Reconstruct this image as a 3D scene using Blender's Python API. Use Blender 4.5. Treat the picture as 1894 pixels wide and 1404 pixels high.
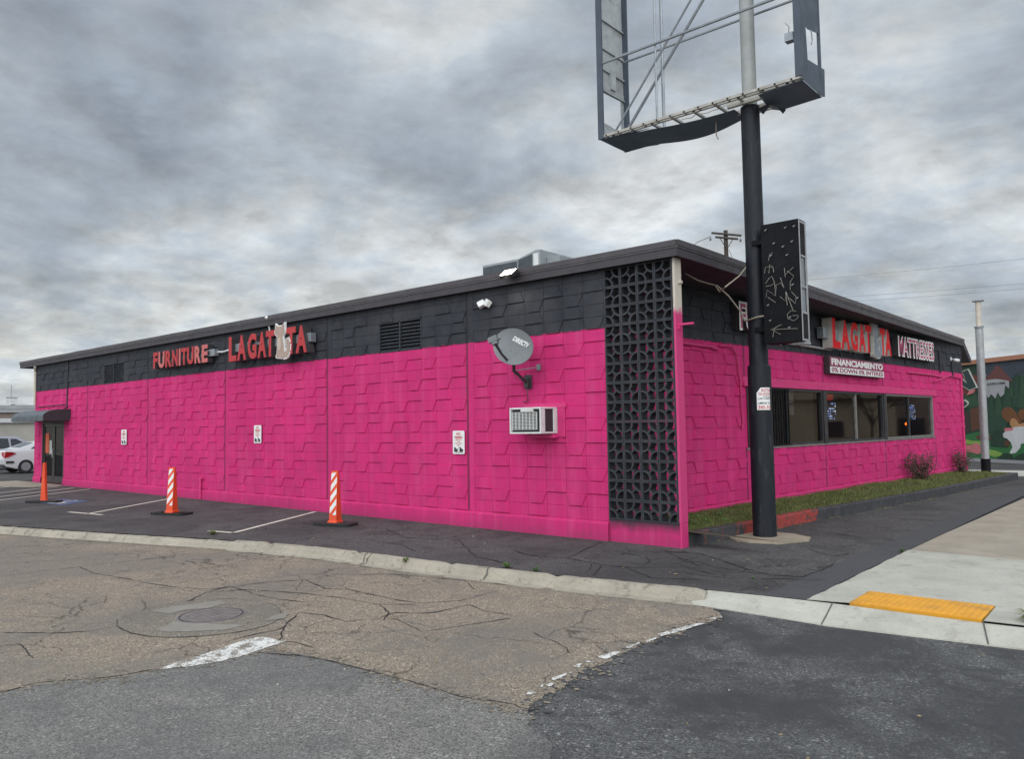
import bpy, bmesh, math, random
from mathutils import Vector, Matrix, noise as mnoise
from mathutils.geometry import tessellate_polygon
random.seed(7)
for o in list(bpy.data.objects): bpy.data.objects.remove(o)
S = bpy.context.scene
COL = S.collection
# ------------------------------------------------------------------ camera
cam_d = bpy.data.cameras.new('camera'); cam = bpy.data.objects.new('camera', cam_d); COL.objects.link(cam)
r_ = Vector((0.75944, 0.65038, -0.01581)); u_ = Vector((0.05143, -0.0358, 0.99803)); f_ = Vector((-0.64854, 0.75876, 0.06063))
mw = Matrix.Identity(4)
for i in range(3):
    mw[i][0] = r_[i]; mw[i][1] = u_[i]; mw[i][2] = -f_[i]
mw.translation = Vector((5.63962, -10.3601, 1.81512)); cam.matrix_world = mw
cam_d.sensor_fit = 'HORIZONTAL'; cam_d.sensor_width = 36.0; cam_d.lens = 1444.405/1894*36
cam_d.clip_start = 0.05; cam_d.clip_end = 6000
S.camera = cam
# ------------------------------------------------------------------ sky, sun, exposure
SUN_AZ, SUN_EL = math.radians(150), math.radians(34)          # azimuth from +Y, clockwise
sun_dir = Vector((math.sin(SUN_AZ)*math.cos(SUN_EL), math.cos(SUN_AZ)*math.cos(SUN_EL), math.sin(SUN_EL)))
W = bpy.data.worlds.new('World'); S.world = W; W.use_nodes = True
nt = W.node_tree; nt.nodes.clear()
def N(t, **k):
    n = nt.nodes.new(t)
    for a, b in k.items(): setattr(n, a, b)
    return n
def L(a, b): nt.links.new(a, b)
def mth(op, a=None, b=None, c=None, clamp=False):
    n = N('ShaderNodeMath', operation=op); n.use_clamp = clamp
    for i, v in enumerate((a, b, c)):
        if v is None: continue
        if hasattr(v, 'links'): L(v, n.inputs[i])
        else: n.inputs[i].default_value = v
    return n.outputs[0]
def ramp(fac, stops, interp='LINEAR'):
    n = N('ShaderNodeValToRGB'); n.color_ramp.interpolation = interp
    cr = n.color_ramp
    while len(cr.elements) < len(stops): cr.elements.new(0.5)
    for e, (p, c) in zip(cr.elements, stops):
        e.position = p; e.color = (c[0], c[1], c[2], 1) if isinstance(c, tuple) else (c, c, c, 1)
    L(fac, n.inputs[0]); return n.outputs[0]
def mix(fac, a, b, mode='MIX'):
    n = N('ShaderNodeMix', data_type='RGBA', blend_type=mode)
    for sck, v in ((n.inputs[0], fac), (n.inputs[6], a), (n.inputs[7], b)):
        if hasattr(v, 'links'): L(v, sck)
        elif isinstance(v, tuple): sck.default_value = (v[0], v[1], v[2], 1)
        else: sck.default_value = v
    return n.outputs[2]
def noise(vec, scale, detail=6, rough=0.55, dist=0.0, out=0):
    n = N('ShaderNodeTexNoise'); n.inputs['Scale'].default_value = scale; n.inputs['Detail'].default_value = detail
    n.inputs['Roughness'].default_value = rough; n.inputs['Distortion'].default_value = dist
    if vec is not None: L(vec, n.inputs['Vector'])
    return n.outputs[out]
def vmath(op, a, b=None):
    n = N('ShaderNodeVectorMath', operation=op)
    for i, v in enumerate((a, b)):
        if v is None: continue
        if hasattr(v, 'links'): L(v, n.inputs[i])
        else: n.inputs[i].default_value = v
    return n
tc = N('ShaderNodeTexCoord'); D = vmath('NORMALIZE', tc.outputs['Generated']).outputs[0]
sep = N('ShaderNodeSeparateXYZ'); L(D, sep.inputs[0])
def deck(dz, flat):
    """cloud density looked up along the view direction raised by dz; flat sets how far the deck runs out towards the horizon"""
    z = mth('ADD', mth('MAXIMUM', sep.outputs[2], 0.0), dz); zc = mth('ADD', z, flat)
    c = N('ShaderNodeCombineXYZ'); L(mth('DIVIDE', sep.outputs[0], zc), c.inputs[0]); L(mth('DIVIDE', sep.outputs[1], zc), c.inputs[1]); L(mth('MULTIPLY', z, 1.3), c.inputs[2])
    v = vmath('ADD', c.outputs[0], CLOUD_OFF).outputs[0]
    a = noise(v, 1.25, 4, 0.5, 0.2); b = noise(v, 2.8, 9, 0.57, 0.25); e = noise(v, 9.0, 8, 0.62, 0.15)
    return a, b, e, mth('ADD', mth('ADD', mth('MULTIPLY', a, 0.42), mth('MULTIPLY', b, 0.42)), mth('MULTIPLY', e, 0.16))
CLOUD_OFF = (9.7, 3.4, 4.1)
a0, b0, e0, dens = deck(0.0, 0.26)
a1, b1, e1, dens_up = deck(0.028, 0.26)
edge = mth('SUBTRACT', dens, dens_up)                      # lit upper edges of the puffs, shaded undersides
tone = ramp(dens, [(0.435, (0.86, 0.89, 0.90)), (0.475, (0.70, 0.75, 0.785)), (0.51, (0.55, 0.61, 0.67)), (0.55, (0.45, 0.505, 0.57)), (0.60, (0.36, 0.41, 0.48))])
lit = mth('ADD', 1.0, mth('MULTIPLY', edge, 3.8)); lit = mth('MINIMUM', mth('MAXIMUM', lit, 0.66), 1.6)
cs = vmath('SCALE', tone); L(lit, cs.inputs[3]); cloud = cs.outputs[0]
# bank of paler cumulus low over the horizon
lowz = mth('SUBTRACT', 1.0, mth('MULTIPLY', mth('SUBTRACT', sep.outputs[2], 0.03), 5.0, clamp=True), clamp=True)
bank = ramp(mth('ADD', mth('MULTIPLY', b0, 0.6), mth('MULTIPLY', e0, 0.4)), [(0.41, (1.0, 0.99, 0.93)), (0.485, (0.82, 0.845, 0.83)), (0.54, (0.62, 0.66, 0.69)), (0.61, (0.47, 0.52, 0.57))])
cb = vmath('SCALE', bank); L(lit, cb.inputs[3])
cloud = mix(mth('MULTIPLY', lowz, 0.9), cloud, cb.outputs[0])
# clear-sky light behind the deck
sky = N('ShaderNodeTexSky', sky_type='NISHITA'); sky.sun_disc = False
sky.sun_elevation = SUN_EL; sky.sun_rotation = SUN_AZ
skyc = vmath('SCALE', sky.outputs[0]); skyc.inputs[3].default_value = 0.10
cl = mix(0.93, skyc.outputs[0], cloud)
# the deck is brighter round the hidden sun, which stands behind the photographer
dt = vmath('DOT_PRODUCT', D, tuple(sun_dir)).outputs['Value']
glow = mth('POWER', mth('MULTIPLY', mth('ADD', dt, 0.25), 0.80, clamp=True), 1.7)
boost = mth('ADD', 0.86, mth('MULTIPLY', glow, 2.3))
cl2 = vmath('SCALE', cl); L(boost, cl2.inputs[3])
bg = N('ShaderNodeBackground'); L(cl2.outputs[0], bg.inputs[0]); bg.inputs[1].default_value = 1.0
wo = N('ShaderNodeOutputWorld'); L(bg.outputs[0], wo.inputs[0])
sd = bpy.data.lights.new('sun', 'SUN'); sd.energy = 0.62; sd.angle = math.radians(40); sd.color = (1, 0.96, 0.9)
so = bpy.data.objects.new('sun', sd); COL.objects.link(so); so.rotation_euler = sun_dir.to_track_quat('Z', 'Y').to_euler()
S.view_settings.view_transform = 'Standard'; S.view_settings.look = 'None'; S.view_settings.gamma = 1.0
S.view_settings.exposure = 0.0
S.cycles.max_bounces = 8

# ------------------------------------------------------------------ materials
MATS = {}
def new_mat(name):
    global nt
    m = bpy.data.materials.new(name); m.use_nodes = True; nt = m.node_tree; nt.nodes.clear()
    out = N('ShaderNodeOutputMaterial'); p = N('ShaderNodeBsdfPrincipled'); L(p.outputs[0], out.inputs[0])
    MATS[name] = m; return m, p
def bump(p, h, strength=0.4, dist=0.01):
    b = N('ShaderNodeBump'); b.inputs['Strength'].default_value = strength; b.inputs['Distance'].default_value = dist
    L(h, b.inputs['Height']); L(b.outputs[0], p.inputs['Normal'])
def objc(): return N('ShaderNodeTexCoord').outputs['Object']
def geo(): return N('ShaderNodeNewGeometry').outputs['Position']
def simple(name, col, rough=0.6, metal=0.0, var=0.12, scale=6.0, bmp=0.0, bscale=60.0, dirt=None, spec=0.5, world=False):
    """one paint, metal or plastic with mottling, optional blotchy dirt and fine relief"""
    m, p = new_mat(name); v = geo() if world else objc()
    n = noise(v, scale, 6, 0.6)
    c = mix(ramp(n, [(0.3, 0.0), (0.7, 1.0)]), tuple(x*(1-var) for x in col), tuple(min(1, x*(1+var)) for x in col))
    if dirt:
        d = noise(v, scale*0.45, 8, 0.68, 0.6)
        c = mix(mth('MULTIPLY', ramp(d, [(0.52, 0.0), (0.66, 1.0)]), dirt[1]), c, dirt[0])
    L(c, p.inputs['Base Color']); p.inputs['Metallic'].default_value = metal; p.inputs['Specular IOR Level'].default_value = spec
    rr = ramp(noise(v, scale*2.3, 4), [(0.3, max(0.02, rough-0.1)), (0.7, min(1, rough+0.1))]); L(rr, p.inputs['Roughness'])
    if bmp: bump(p, noise(v, bscale, 5, 0.6), bmp, 0.01)
    return m
PINK = (0.72, 0.040, 0.215); COAL = (0.034, 0.036, 0.044)
PAINT_Z = 3.36
def wall_paint(name, line=PAINT_Z, seed=0.0, spray=None):
    """block wall: hot pink below the paint line, charcoal above, roller-edged, patchy, coarse block grain"""
    m, p = new_mat(name); v = objc(); s = N('ShaderNodeSeparateXYZ'); L(v, s.inputs[0])
    jag = mth('MULTIPLY', mth('SUBTRACT', noise(v, 9.0, 5, 0.7), 0.5), 0.09)
    zz = mth('ADD', s.outputs[2], jag)
    up = mth('MULTIPLY', mth('SUBTRACT', zz, line), 60.0, clamp=True)
    patch = noise(v, 0.55, 4, 0.6); spot = noise(v, 3.1, 7, 0.65)
    pk = mix(ramp(patch, [(0.38, 0.0), (0.62, 1.0)]), (0.57, 0.026, 0.158), (0.66, 0.031, 0.185))
    pk = mix(mth('MULTIPLY', ramp(spot, [(0.48, 0.0), (0.64, 1.0)]), 0.38), pk, (0.40, 0.030, 0.13))
    # thin roller coverage that lets older grey through in blotches
    thin = mth('MULTIPLY', ramp(noise(v, 5.5, 8, 0.72, 0.8), [(0.58, 0.0), (0.72, 1.0)]), 0.36)
    pk = mix(thin, pk, (0.36, 0.085, 0.16))
    cb_ = N('ShaderNodeCombineXYZ'); L(mth('FLOOR', mth('DIVIDE', s.outputs[0], 0.41)), cb_.inputs[0]); L(mth('FLOOR', mth('DIVIDE', mth('ADD', s.outputs[2], -0.312), 0.2032)), cb_.inputs[1])
    wn_ = N('ShaderNodeTexWhiteNoise'); wn_.noise_dimensions = '2D'; L(cb_.outputs[0], wn_.inputs['Vector'])
    pk = mix(mth('MULTIPLY', wn_.outputs['Value'], 0.30), pk, (0.44, 0.036, 0.140))
    # roller lanes and runs that pull downwards
    mp_ = N('ShaderNodeMapping'); mp_.inputs['Scale'].default_value = (3.2, 3.2, 0.35); L(v, mp_.inputs[0])
    lane = noise(mp_.outputs[0], 1.5, 7, 0.65)
    pk = mix(mth('MULTIPLY', ramp(lane, [(0.50, 0.0), (0.66, 1.0)]), 0.30), pk, (0.66, 0.10, 0.25))
    pk = mix(mth('MULTIPLY', ramp(lane, [(0.30, 1.0), (0.44, 0.0)]), 0.28), pk, (0.36, 0.026, 0.115))
    gr = mix(ramp(spot, [(0.35, 0.0), (0.66, 1.0)]), (0.030, 0.032, 0.040), (0.050, 0.052, 0.060))
    gr = mix(mth('MULTIPLY', ramp(patch, [(0.5, 0.0), (0.7, 1.0)]), 0.45), gr, (0.075, 0.075, 0.082))
    c = mix(up, pk, gr)
    run = N('ShaderNodeMapping'); run.inputs['Scale'].default_value = (11, 11, 0.5); L(v, run.inputs[0])
    rn = ramp(noise(run.outputs[0], 1.0, 6, 0.6), [(0.52, 0.0), (0.66, 1.0)])
    dx_ = mth('LESS_THAN', mth('ABSOLUTE', mth('ADD', s.outputs[0], 2.56)), 0.42); dzz = mth('MULTIPLY', mth('SUBTRACT', 1.7, s.outputs[2]), 0.8, clamp=True)
    below = mth('MULTIPLY', mth('LESS_THAN', s.outputs[2], 1.66), mth('SUBTRACT', 1.0, dzz))
    c = mix(mth('MULTIPLY', mth('MULTIPLY', mth('MULTIPLY', rn, dx_), below), 0.55), c, (0.20, 0.02, 0.075))
    c = mix(mth('MULTIPLY', rn, mth('MULTIPLY', mth('SUBTRACT', 0.9, s.outputs[2]), 0.42, clamp=True)), c, (0.30, 0.045, 0.115))
    # splash dirt near the ground
    dz = mth('SUBTRACT', 1.0, mth('MULTIPLY', mth('ADD', s.outputs[2], mth('MULTIPLY', mth('SUBTRACT', spot, 0.5), 0.35)), 4.5, clamp=True), clamp=True)
    c = mix(mth('MULTIPLY', dz, 0.4), c, (0.16, 0.045, 0.08))
    if spray:   # charcoal overspray from the screen onto the pink curb beneath it
        dx = mth('MULTIPLY', mth('LESS_THAN', mth('ABSOLUTE', mth('SUBTRACT', s.outputs[0], spray[0])), spray[1]), 1.0)
        sz = mth('MULTIPLY', mth('SUBTRACT', mth('ADD', s.outputs[2], mth('MULTIPLY', mth('SUBTRACT', spot, 0.5), 0.16)), spray[2]), spray[3], clamp=True)
        c = mix(mth('MULTIPLY', mth('MULTIPLY', dx, sz), 0.9), c, COAL)
    L(c, p.inputs['Base Color']); p.inputs['Roughness'].default_value = 0.78; p.inputs['Specular IOR Level'].default_value = 0.22
    h = mth('ADD', mth('MULTIPLY', noise(v, 70.0, 4, 0.7), 0.6), mth('MULTIPLY', noise(v, 14.0, 5, 0.6), 0.6))
    bump(p, h, 0.5, 0.012); return m
wall_paint('wall_paint'); wall_paint('screen_base_paint', 9.0, spray=(-0.65, 0.62, 0.17, 6.5))
simple('charcoal_paint', (0.028, 0.031, 0.038), 0.65, var=0.25, bmp=0.3, dirt=((0.075, 0.075, 0.08), 0.5))
simple('soffit_paint', (0.030, 0.031, 0.036), 0.8, var=0.3)
simple('fascia_paint', (0.048, 0.041, 0.047), 0.55, var=0.14, scale=2.5, dirt=((0.07, 0.06, 0.065), 0.6))
simple('fascia_cap', (0.066, 0.057, 0.062), 0.5, var=0.2, scale=3.0, dirt=((0.05, 0.045, 0.045), 0.6))
simple('fascia_light', (0.12, 0.11, 0.115), 0.5, var=0.25, dirt=((0.08, 0.07, 0.075), 0.7)); simple('roof_felt', (0.06, 0.06, 0.06), 0.95, var=0.3, bmp=0.4)
simple('cream_trim', (0.56, 0.50, 0.42), 0.55, var=0.08, dirt=((0.35, 0.28, 0.22), 0.4))
simple('pink_trim', (0.60, 0.030, 0.170), 0.55, var=0.10, dirt=((0.45, 0.03, 0.14), 0.5))
def trim_mat():
    m, p = new_mat('end_trim'); v = objc(); s = N('ShaderNodeSeparateXYZ'); L(v, s.inputs[0])
    zz = mth('ADD', s.outputs[2], mth('MULTIPLY', mth('SUBTRACT', noise(v, 6, 4), 0.5), 0.25))
    c = mix(mth('MULTIPLY', mth('SUBTRACT', zz, 3.47), 9.0, clamp=True), (0.58, 0.040, 0.175), (0.56, 0.50, 0.42))
    c = mix(mth('MULTIPLY', ramp(noise(v, 5, 8, 0.7), [(0.55, 0.0), (0.7, 1.0)]), 0.3), c, (0.3, 0.12, 0.14))
    L(c, p.inputs['Base Color']); p.inputs['Roughness'].default_value = 0.5
trim_mat()
def joint_mat():
    m, p = new_mat('joint_paint'); v = objc(); s = N('ShaderNodeSeparateXYZ'); L(v, s.inputs[0])
    L(mix(mth('GREATER_THAN', s.outputs[2], PAINT_Z), (0.22, 0.014, 0.07), (0.014, 0.014, 0.018)), p.inputs['Base Color']); p.inputs['Roughness'].default_value = 0.8
joint_mat()
simple('black_metal', (0.008, 0.008, 0.010), 0.55, var=0.35, scale=4, dirt=((0.022, 0.022, 0.025), 0.5), spec=0.12)
def pole_mat():
    m, p = new_mat('pole_black'); v = objc()
    sc = N('ShaderNodeMapping'); sc.inputs['Scale'].default_value = (9, 9, 1.1); L(v, sc.inputs[0])
    st = noise(sc.outputs[0], 2.2, 8, 0.7)
    c = mix(mth('MULTIPLY', ramp(st, [(0.54, 0.0), (0.72, 1.0)]), 0.7), (0.010, 0.012, 0.017), (0.070, 0.076, 0.088))
    L(c, p.inputs['Base Color']); L(ramp(st, [(0.3, 0.42), (0.7, 0.66)]), p.inputs['Roughness']); p.inputs['Specular IOR Level'].default_value = 0.3
pole_mat()
simple('pole_grey', (0.33, 0.34, 0.33), 0.55, var=0.10, dirt=((0.28, 0.25, 0.2), 0.4))
simple('sign_belly_hazed', (0.12, 0.155, 0.20), 0.6, var=0.15, scale=2); simple('sign_skin', (0.050, 0.066, 0.090), 0.5, var=0.18, scale=2, dirt=((0.03, 0.035, 0.045), 0.5))  # belly paler than the side skins: lens-flare haze put into its colour
simple('sign_frame', (0.42, 0.40, 0.36), 0.6, var=0.2, dirt=((0.18, 0.12, 0.08), 0.6))
simple('sign_inside', (0.40, 0.42, 0.42), 0.65, var=0.16, dirt=((0.22, 0.22, 0.2), 0.6))
simple('steel', (0.30, 0.32, 0.34), 0.45, 0.5, var=0.15)
simple('galv', (0.35, 0.355, 0.36), 0.5, 0.3, var=0.12, dirt=((0.25, 0.2, 0.16), 0.5))
simple('white_plastic', (0.74, 0.74, 0.72), 0.45, var=0.05, dirt=((0.5, 0.48, 0.44), 0.3))
simple('ac_white', (0.66, 0.66, 0.64), 0.5, var=0.06, dirt=((0.4, 0.36, 0.33), 0.35))
simple('ac_grille', (0.30, 0.29, 0.28), 0.55, var=0.1)
simple('dark_plastic', (0.028, 0.028, 0.030), 0.6, var=0.2)
simple('dish_grey', (0.16, 0.17, 0.175), 0.5, var=0.06)
simple('dish_arm', (0.035, 0.034, 0.037), 0.5, var=0.2)
simple('sign_white', (0.78, 0.77, 0.75), 0.5, var=0.05)
simple('sign_red', (0.52, 0.035, 0.045), 0.5, var=0.06)
simple('text_black', (0.02, 0.02, 0.022), 0.6)
simple('letter_red', (0.45, 0.050, 0.055), 0.6, var=0.06, scale=3, spec=0.2)
simple('letter_faded', (0.54, 0.12, 0.115), 0.42, var=0.06, scale=3)
simple('letter_bright_red', (0.62, 0.012, 0.018), 0.6, var=0.05, spec=0.15)
simple('letter_return_dark', (0.045, 0.04, 0.043), 0.5)
simple('letter_return_cream', (0.50, 0.48, 0.44), 0.5, var=0.08)
simple('maroon_pink', (0.42, 0.035, 0.12), 0.45, var=0.08)
simple('sign_maroon', (0.26, 0.020, 0.075), 0.45, var=0.06)
simple('cat_tan', (0.40, 0.29, 0.24), 0.5, var=0.10)
simple('cat_chest', (0.52, 0.42, 0.34), 0.5, var=0.08); simple('cat_grey', (0.20, 0.22, 0.25), 0.5, var=0.12)
simple('orange_plastic', (0.72, 0.075, 0.020), 0.5, var=0.08, dirt=((0.35, 0.05, 0.02), 0.35))
simple('reflective_white', (0.74, 0.73, 0.72), 0.45, var=0.06, dirt=((0.5, 0.45, 0.42), 0.35))
simple('rubber', (0.018, 0.018, 0.018), 0.85, var=0.3, bmp=0.3)
simple('cable_beige', (0.34, 0.30, 0.24), 0.6); simple('tube_glass', (0.26, 0.25, 0.21), 0.4, var=0.3, dirt=((0.05, 0.05, 0.05), 0.8))
simple('wood_pole', (0.055, 0.042, 0.034), 0.85, var=0.3, bmp=0.3)
simple('bark', (0.07, 0.055, 0.045), 0.9, var=0.3)
simple('insulator', (0.2, 0.2, 0.2), 0.3)
simple('hvac_grey', (0.29, 0.315, 0.325), 0.5, var=0.08, dirt=((0.28, 0.28, 0.27), 0.5))
simple('hvac_dark', (0.06, 0.07, 0.08), 0.6, var=0.2)
simple('awning_metal', (0.085, 0.10, 0.115), 0.45, var=0.12, scale=3)
simple('awning_end', (0.030, 0.030, 0.035), 0.6, var=0.2)
simple('interior_dark', (0.035, 0.032, 0.032), 0.8, var=0.2)
simple('interior_tan', (0.12, 0.095, 0.060), 0.8, var=0.15)
simple('paper', (0.42, 0.41, 0.38), 0.7, var=0.06)
simple('notice_orange', (0.55, 0.10, 0.04), 0.6)
simple('frame_dark', (0.022, 0.021, 0.024), 0.4, var=0.3, dirt=((0.10, 0.09, 0.09), 0.4))
simple('frame_alu', (0.23, 0.215, 0.205), 0.4, 0.3, var=0.2)
simple('door_bronze', (0.035, 0.030, 0.028), 0.4, var=0.2)
simple('planter_black', (0.040, 0.041, 0.045), 0.7, var=0.25, scale=5, bmp=0.4, bscale=40, dirt=((0.11, 0.10, 0.10), 0.5))
def planter_mat():
    m, p = new_mat('planter_paint'); v = geo(); s = N('ShaderNodeSeparateXYZ'); L(v, s.inputs[0])
    y = mth('ADD', s.outputs[1], mth('MULTIPLY', mth('SUBTRACT', noise(v, 7, 5, 0.7), 0.5), 0.5))
    red = mth('MULTIPLY', mth('GREATER_THAN', y, 1.75), mth('LESS_THAN', y, 4.6))
    chip = ramp(noise(v, 9, 8, 0.72, 0.7), [(0.50, 0.0), (0.56, 1.0)])
    blk = mix(ramp(noise(v, 5, 6), [(0.4, 0.0), (0.7, 1.0)]), (0.034, 0.035, 0.040), (0.065, 0.064, 0.066))
    c = mix(red, blk, mix(chip, (0.36, 0.045, 0.035), (0.10, 0.05, 0.045)))
    # a few vertical red brick joints left showing near the wing wall
    st = mth('LESS_THAN', mth('ABSOLUTE', mth('SUBTRACT', mth('FRACT', mth('MULTIPLY', y, 2.2)), 0.5)), 0.045)
    st = mth('MULTIPLY', st, mth('LESS_THAN', y, 1.75)); c = mix(mth('MULTIPLY', st, 0.7), c, (0.22, 0.06, 0.045))
    L(c, p.inputs['Base Color']); p.inputs['Roughness'].default_value = 0.75; bump(p, noise(v, 30, 6, 0.7), 0.5, 0.015)
planter_mat()
def emit(name, col, s):
    m, p = new_mat(name); p.inputs['Base Color'].default_value = (*col, 1); p.inputs['Emission Color'].default_value = (*col, 1); p.inputs['Emission Strength'].default_value = s
emit('lamp_glow', (1.0, 0.93, 0.75), 14.0); emit('led_blue', (0.25, 0.45, 1.0), 1.1); emit('led_white', (0.85, 0.9, 1.0), 1.1); emit('exit_red', (1.0, 0.05, 0.04), 0.35); emit('led_orange', (1.0, 0.18, 0.02), 5.0)
def glass(name, col=(0.02, 0.02, 0.02), rough=0.03, alpha=0.35):
    m, p = new_mat(name)
    out = [n for n in nt.nodes if n.type == 'OUTPUT_MATERIAL'][0]
    t = N('ShaderNodeBsdfTransparent'); t.inputs[0].default_value = (0.55, 0.52, 0.52, 1)
    g = N('ShaderNodeBsdfGlossy'); g.inputs['Roughness'].default_value = rough; g.inputs[0].default_value = (0.9, 0.88, 0.88, 1)
    fr = N('ShaderNodeFresnel'); fr.inputs[0].default_value = 1.5
    mx = N('ShaderNodeMixShader'); L(fr.outputs[0], mx.inputs[0]); L(t.outputs[0], mx.inputs[1]); L(g.outputs[0], mx.inputs[2]); L(mx.outputs[0], out.inputs[0])
    nt.nodes.remove(p); return m
glass('window_glass')
def carglass():
    m, p = new_mat('car_glass'); p.inputs['Base Color'].default_value = (0.02, 0.025, 0.03, 1); p.inputs['Roughness'].default_value = 0.05
carglass()
def carpaint(name, c):
    m, p = new_mat(name); p.inputs['Base Color'].default_value = (*c, 1); p.inputs['Roughness'].default_value = 0.3; p.inputs['Coat Weight'].default_value = 0.6; p.inputs['Metallic'].default_value = 0.1
carpaint('car_white', (0.72, 0.72, 0.73)); carpaint('car_silver', (0.33, 0.33, 0.37))
simple('taillight', (0.35, 0.015, 0.02), 0.2, var=0.1); simple('rim_metal', (0.28, 0.28, 0.29), 0.5, 0.2)
def asphalt(name, base, stone, dark, crack=0.0, cscale=0.35, fleck=0.3, stain=0.5, strip=None, big=0.5, fade=None):
    m, p = new_mat(name); v = geo()
    vo = N('ShaderNodeTexVoronoi'); vo.inputs['Scale'].default_value = 120.0; L(v, vo.inputs['Vector'])
    rnd = vo.outputs['Color']; sp = N('ShaderNodeSeparateColor'); L(rnd, sp.inputs[0])
    vo2 = N('ShaderNodeTexVoronoi'); vo2.inputs['Scale'].default_value = 62.0; L(v, vo2.inputs['Vector'])
    sp2 = N('ShaderNodeSeparateColor'); L(vo2.outputs['Color'], sp2.inputs[0])
    c = mix(ramp(sp.outputs[0], [(0.0, 0.0), (1.0, 1.0)]), tuple(x*0.45 for x in base), tuple(x*1.50 for x in base))
    c = mix(mth('MULTIPLY', ramp(sp.outputs[1], [(0.86, 0.0), (0.93, 1.0)]), fleck), c, stone)
    c = mix(mth('MULTIPLY', ramp(sp2.outputs[1], [(0.93, 0.0), (0.97, 1.0)]), fleck*0.9), c, tuple(min(1, x*1.5) for x in stone))
    c = mix(mth('MULTIPLY', ramp(sp2.outputs[0], [(0.86, 0.0), (0.95, 1.0)]), 0.5), c, tuple(x*0.4 for x in base))
    b1 = noise(v, big, 6, 0.6, 0.5); b2 = noise(v, big*5.5, 8, 0.66, 0.6)
    c = mix(mth('MULTIPLY', ramp(b1, [(0.44, 0.0), (0.58, 1.0)]), stain), c, dark)
    c = mix(mth('MULTIPLY', ramp(b2, [(0.53, 0.0), (0.60, 1.0)]), stain*0.8), c, dark)
    c = mix(mth('MULTIPLY', ramp(b2, [(0.28, 1.0), (0.42, 0.0)]), 0.35), c, tuple(min(1, x*1.5) for x in base))
    h = mth('MULTIPLY', sp.outputs[0], 0.5)
    h = mth('ADD', h, mth('MULTIPLY', sp2.outputs[0], 0.5))
    if crack:
        wv = vmath('ADD', v, vmath('SCALE', noise(v, 1.6, 4, 0.6, 0, 1)).outputs[0])
        wn = [n for n in nt.nodes if n.type == 'VECT_MATH' and n.operation == 'SCALE'][-1]; wn.inputs[3].default_value = 0.5
        for sc_, wd, am in ((cscale, 0.011, 0.9), (cscale*3.6, 0.014, 0.75)):
            cr = N('ShaderNodeTexVoronoi'); cr.feature = 'DISTANCE_TO_EDGE'; cr.inputs['Scale'].default_value = sc_; L(wv.outputs[0], cr.inputs['Vector'])
            e = mth('SUBTRACT', 1.0, mth('MULTIPLY', mth('DIVIDE', cr.outputs[0], sc_), 1.0/wd, clamp=True), clamp=True)
            msk = ramp(noise(v, 0.42 if sc_ == cscale else 0.6, 4, 0.6), [(0.47, 0.0), (0.56, 1.0)])
            e = mth('MULTIPLY', mth('MULTIPLY', e, msk), am*crack)
            c = mix(e, c, (0.012, 0.012, 0.012)); h = mth('SUBTRACT', h, mth('MULTIPLY', e, 2.0))
    if fade:
        s = N('ShaderNodeSeparateXYZ'); L(v, s.inputs[0])
        xj = mth('ADD', mth('ADD', s.outputs[0], mth('MULTIPLY', s.outputs[1], fade[3])), mth('MULTIPLY', mth('SUBTRACT', noise(v, 1.6, 7, 0.65), 0.5), fade[4]))
        f = mth('DIVIDE', mth('SUBTRACT', xj, fade[0]), fade[1], clamp=True); c = mix(mth('MULTIPLY', f, 0.95), c, mix(ramp(sp.outputs[0], [(0.0, 0.0), (1.0, 1.0)]), tuple(x*0.62 for x in fade[2]), tuple(x*1.3 for x in fade[2])))
    if strip:
        s = N('ShaderNodeSeparateXYZ'); L(v, s.inputs[0])
        xj = mth('ADD', s.outputs[0], mth('MULTIPLY', mth('SUBTRACT', noise(v, 4, 4), 0.5), 0.06))
        f = mth('MULTIPLY', mth('SUBTRACT', xj, strip[0]), 40, clamp=True); c = mix(mth('MULTIPLY', f, 0.75), c, strip[1])
    L(c, p.inputs['Base Color']); p.inputs['Specular IOR Level'].default_value = 0.25
    L(ramp(b1, [(0.3, 0.95), (0.7, 0.78)]), p.inputs['Roughness']); bump(p, h, 0.55, 0.006); return m
asphalt('asphalt_lot', (0.086, 0.082, 0.080), (0.20, 0.19, 0.18), (0.040, 0.040, 0.042), crack=1.0, cscale=0.30, fleck=0.45, stain=0.6, strip=(2.17, (0.075, 0.077, 0.082)), big=0.35)
asphalt('asphalt_dark', (0.094, 0.094, 0.094), (0.25, 0.24, 0.22), (0.050, 0.050, 0.053), crack=0.0, fleck=0.6, stain=0.85, big=0.75)
asphalt('asphalt_grey', (0.185, 0.177, 0.160), (0.34, 0.33, 0.31), (0.10, 0.10, 0.105), crack=0.25, cscale=0.25, fleck=0.5, stain=0.35, big=0.5, fade=(1.55, 0.9, (0.094, 0.094, 0.094), 0.10, 1.5))
asphalt('asphalt_brown', (0.258, 0.210, 0.160), (0.44, 0.385, 0.31), (0.165, 0.152, 0.135), crack=0.85, cscale=0.42, fleck=0.6, stain=0.55, big=0.42)
asphalt('asphalt_patch', (0.212, 0.185, 0.150), (0.34, 0.31, 0.25), (0.15, 0.138, 0.12), fleck=0.5, stain=0.5, big=1.2)
asphalt('asphalt_far', (0.11, 0.11, 0.112), (0.2, 0.2, 0.2), (0.08, 0.08, 0.08), fleck=0.1, stain=0.5, big=0.08)
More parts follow.
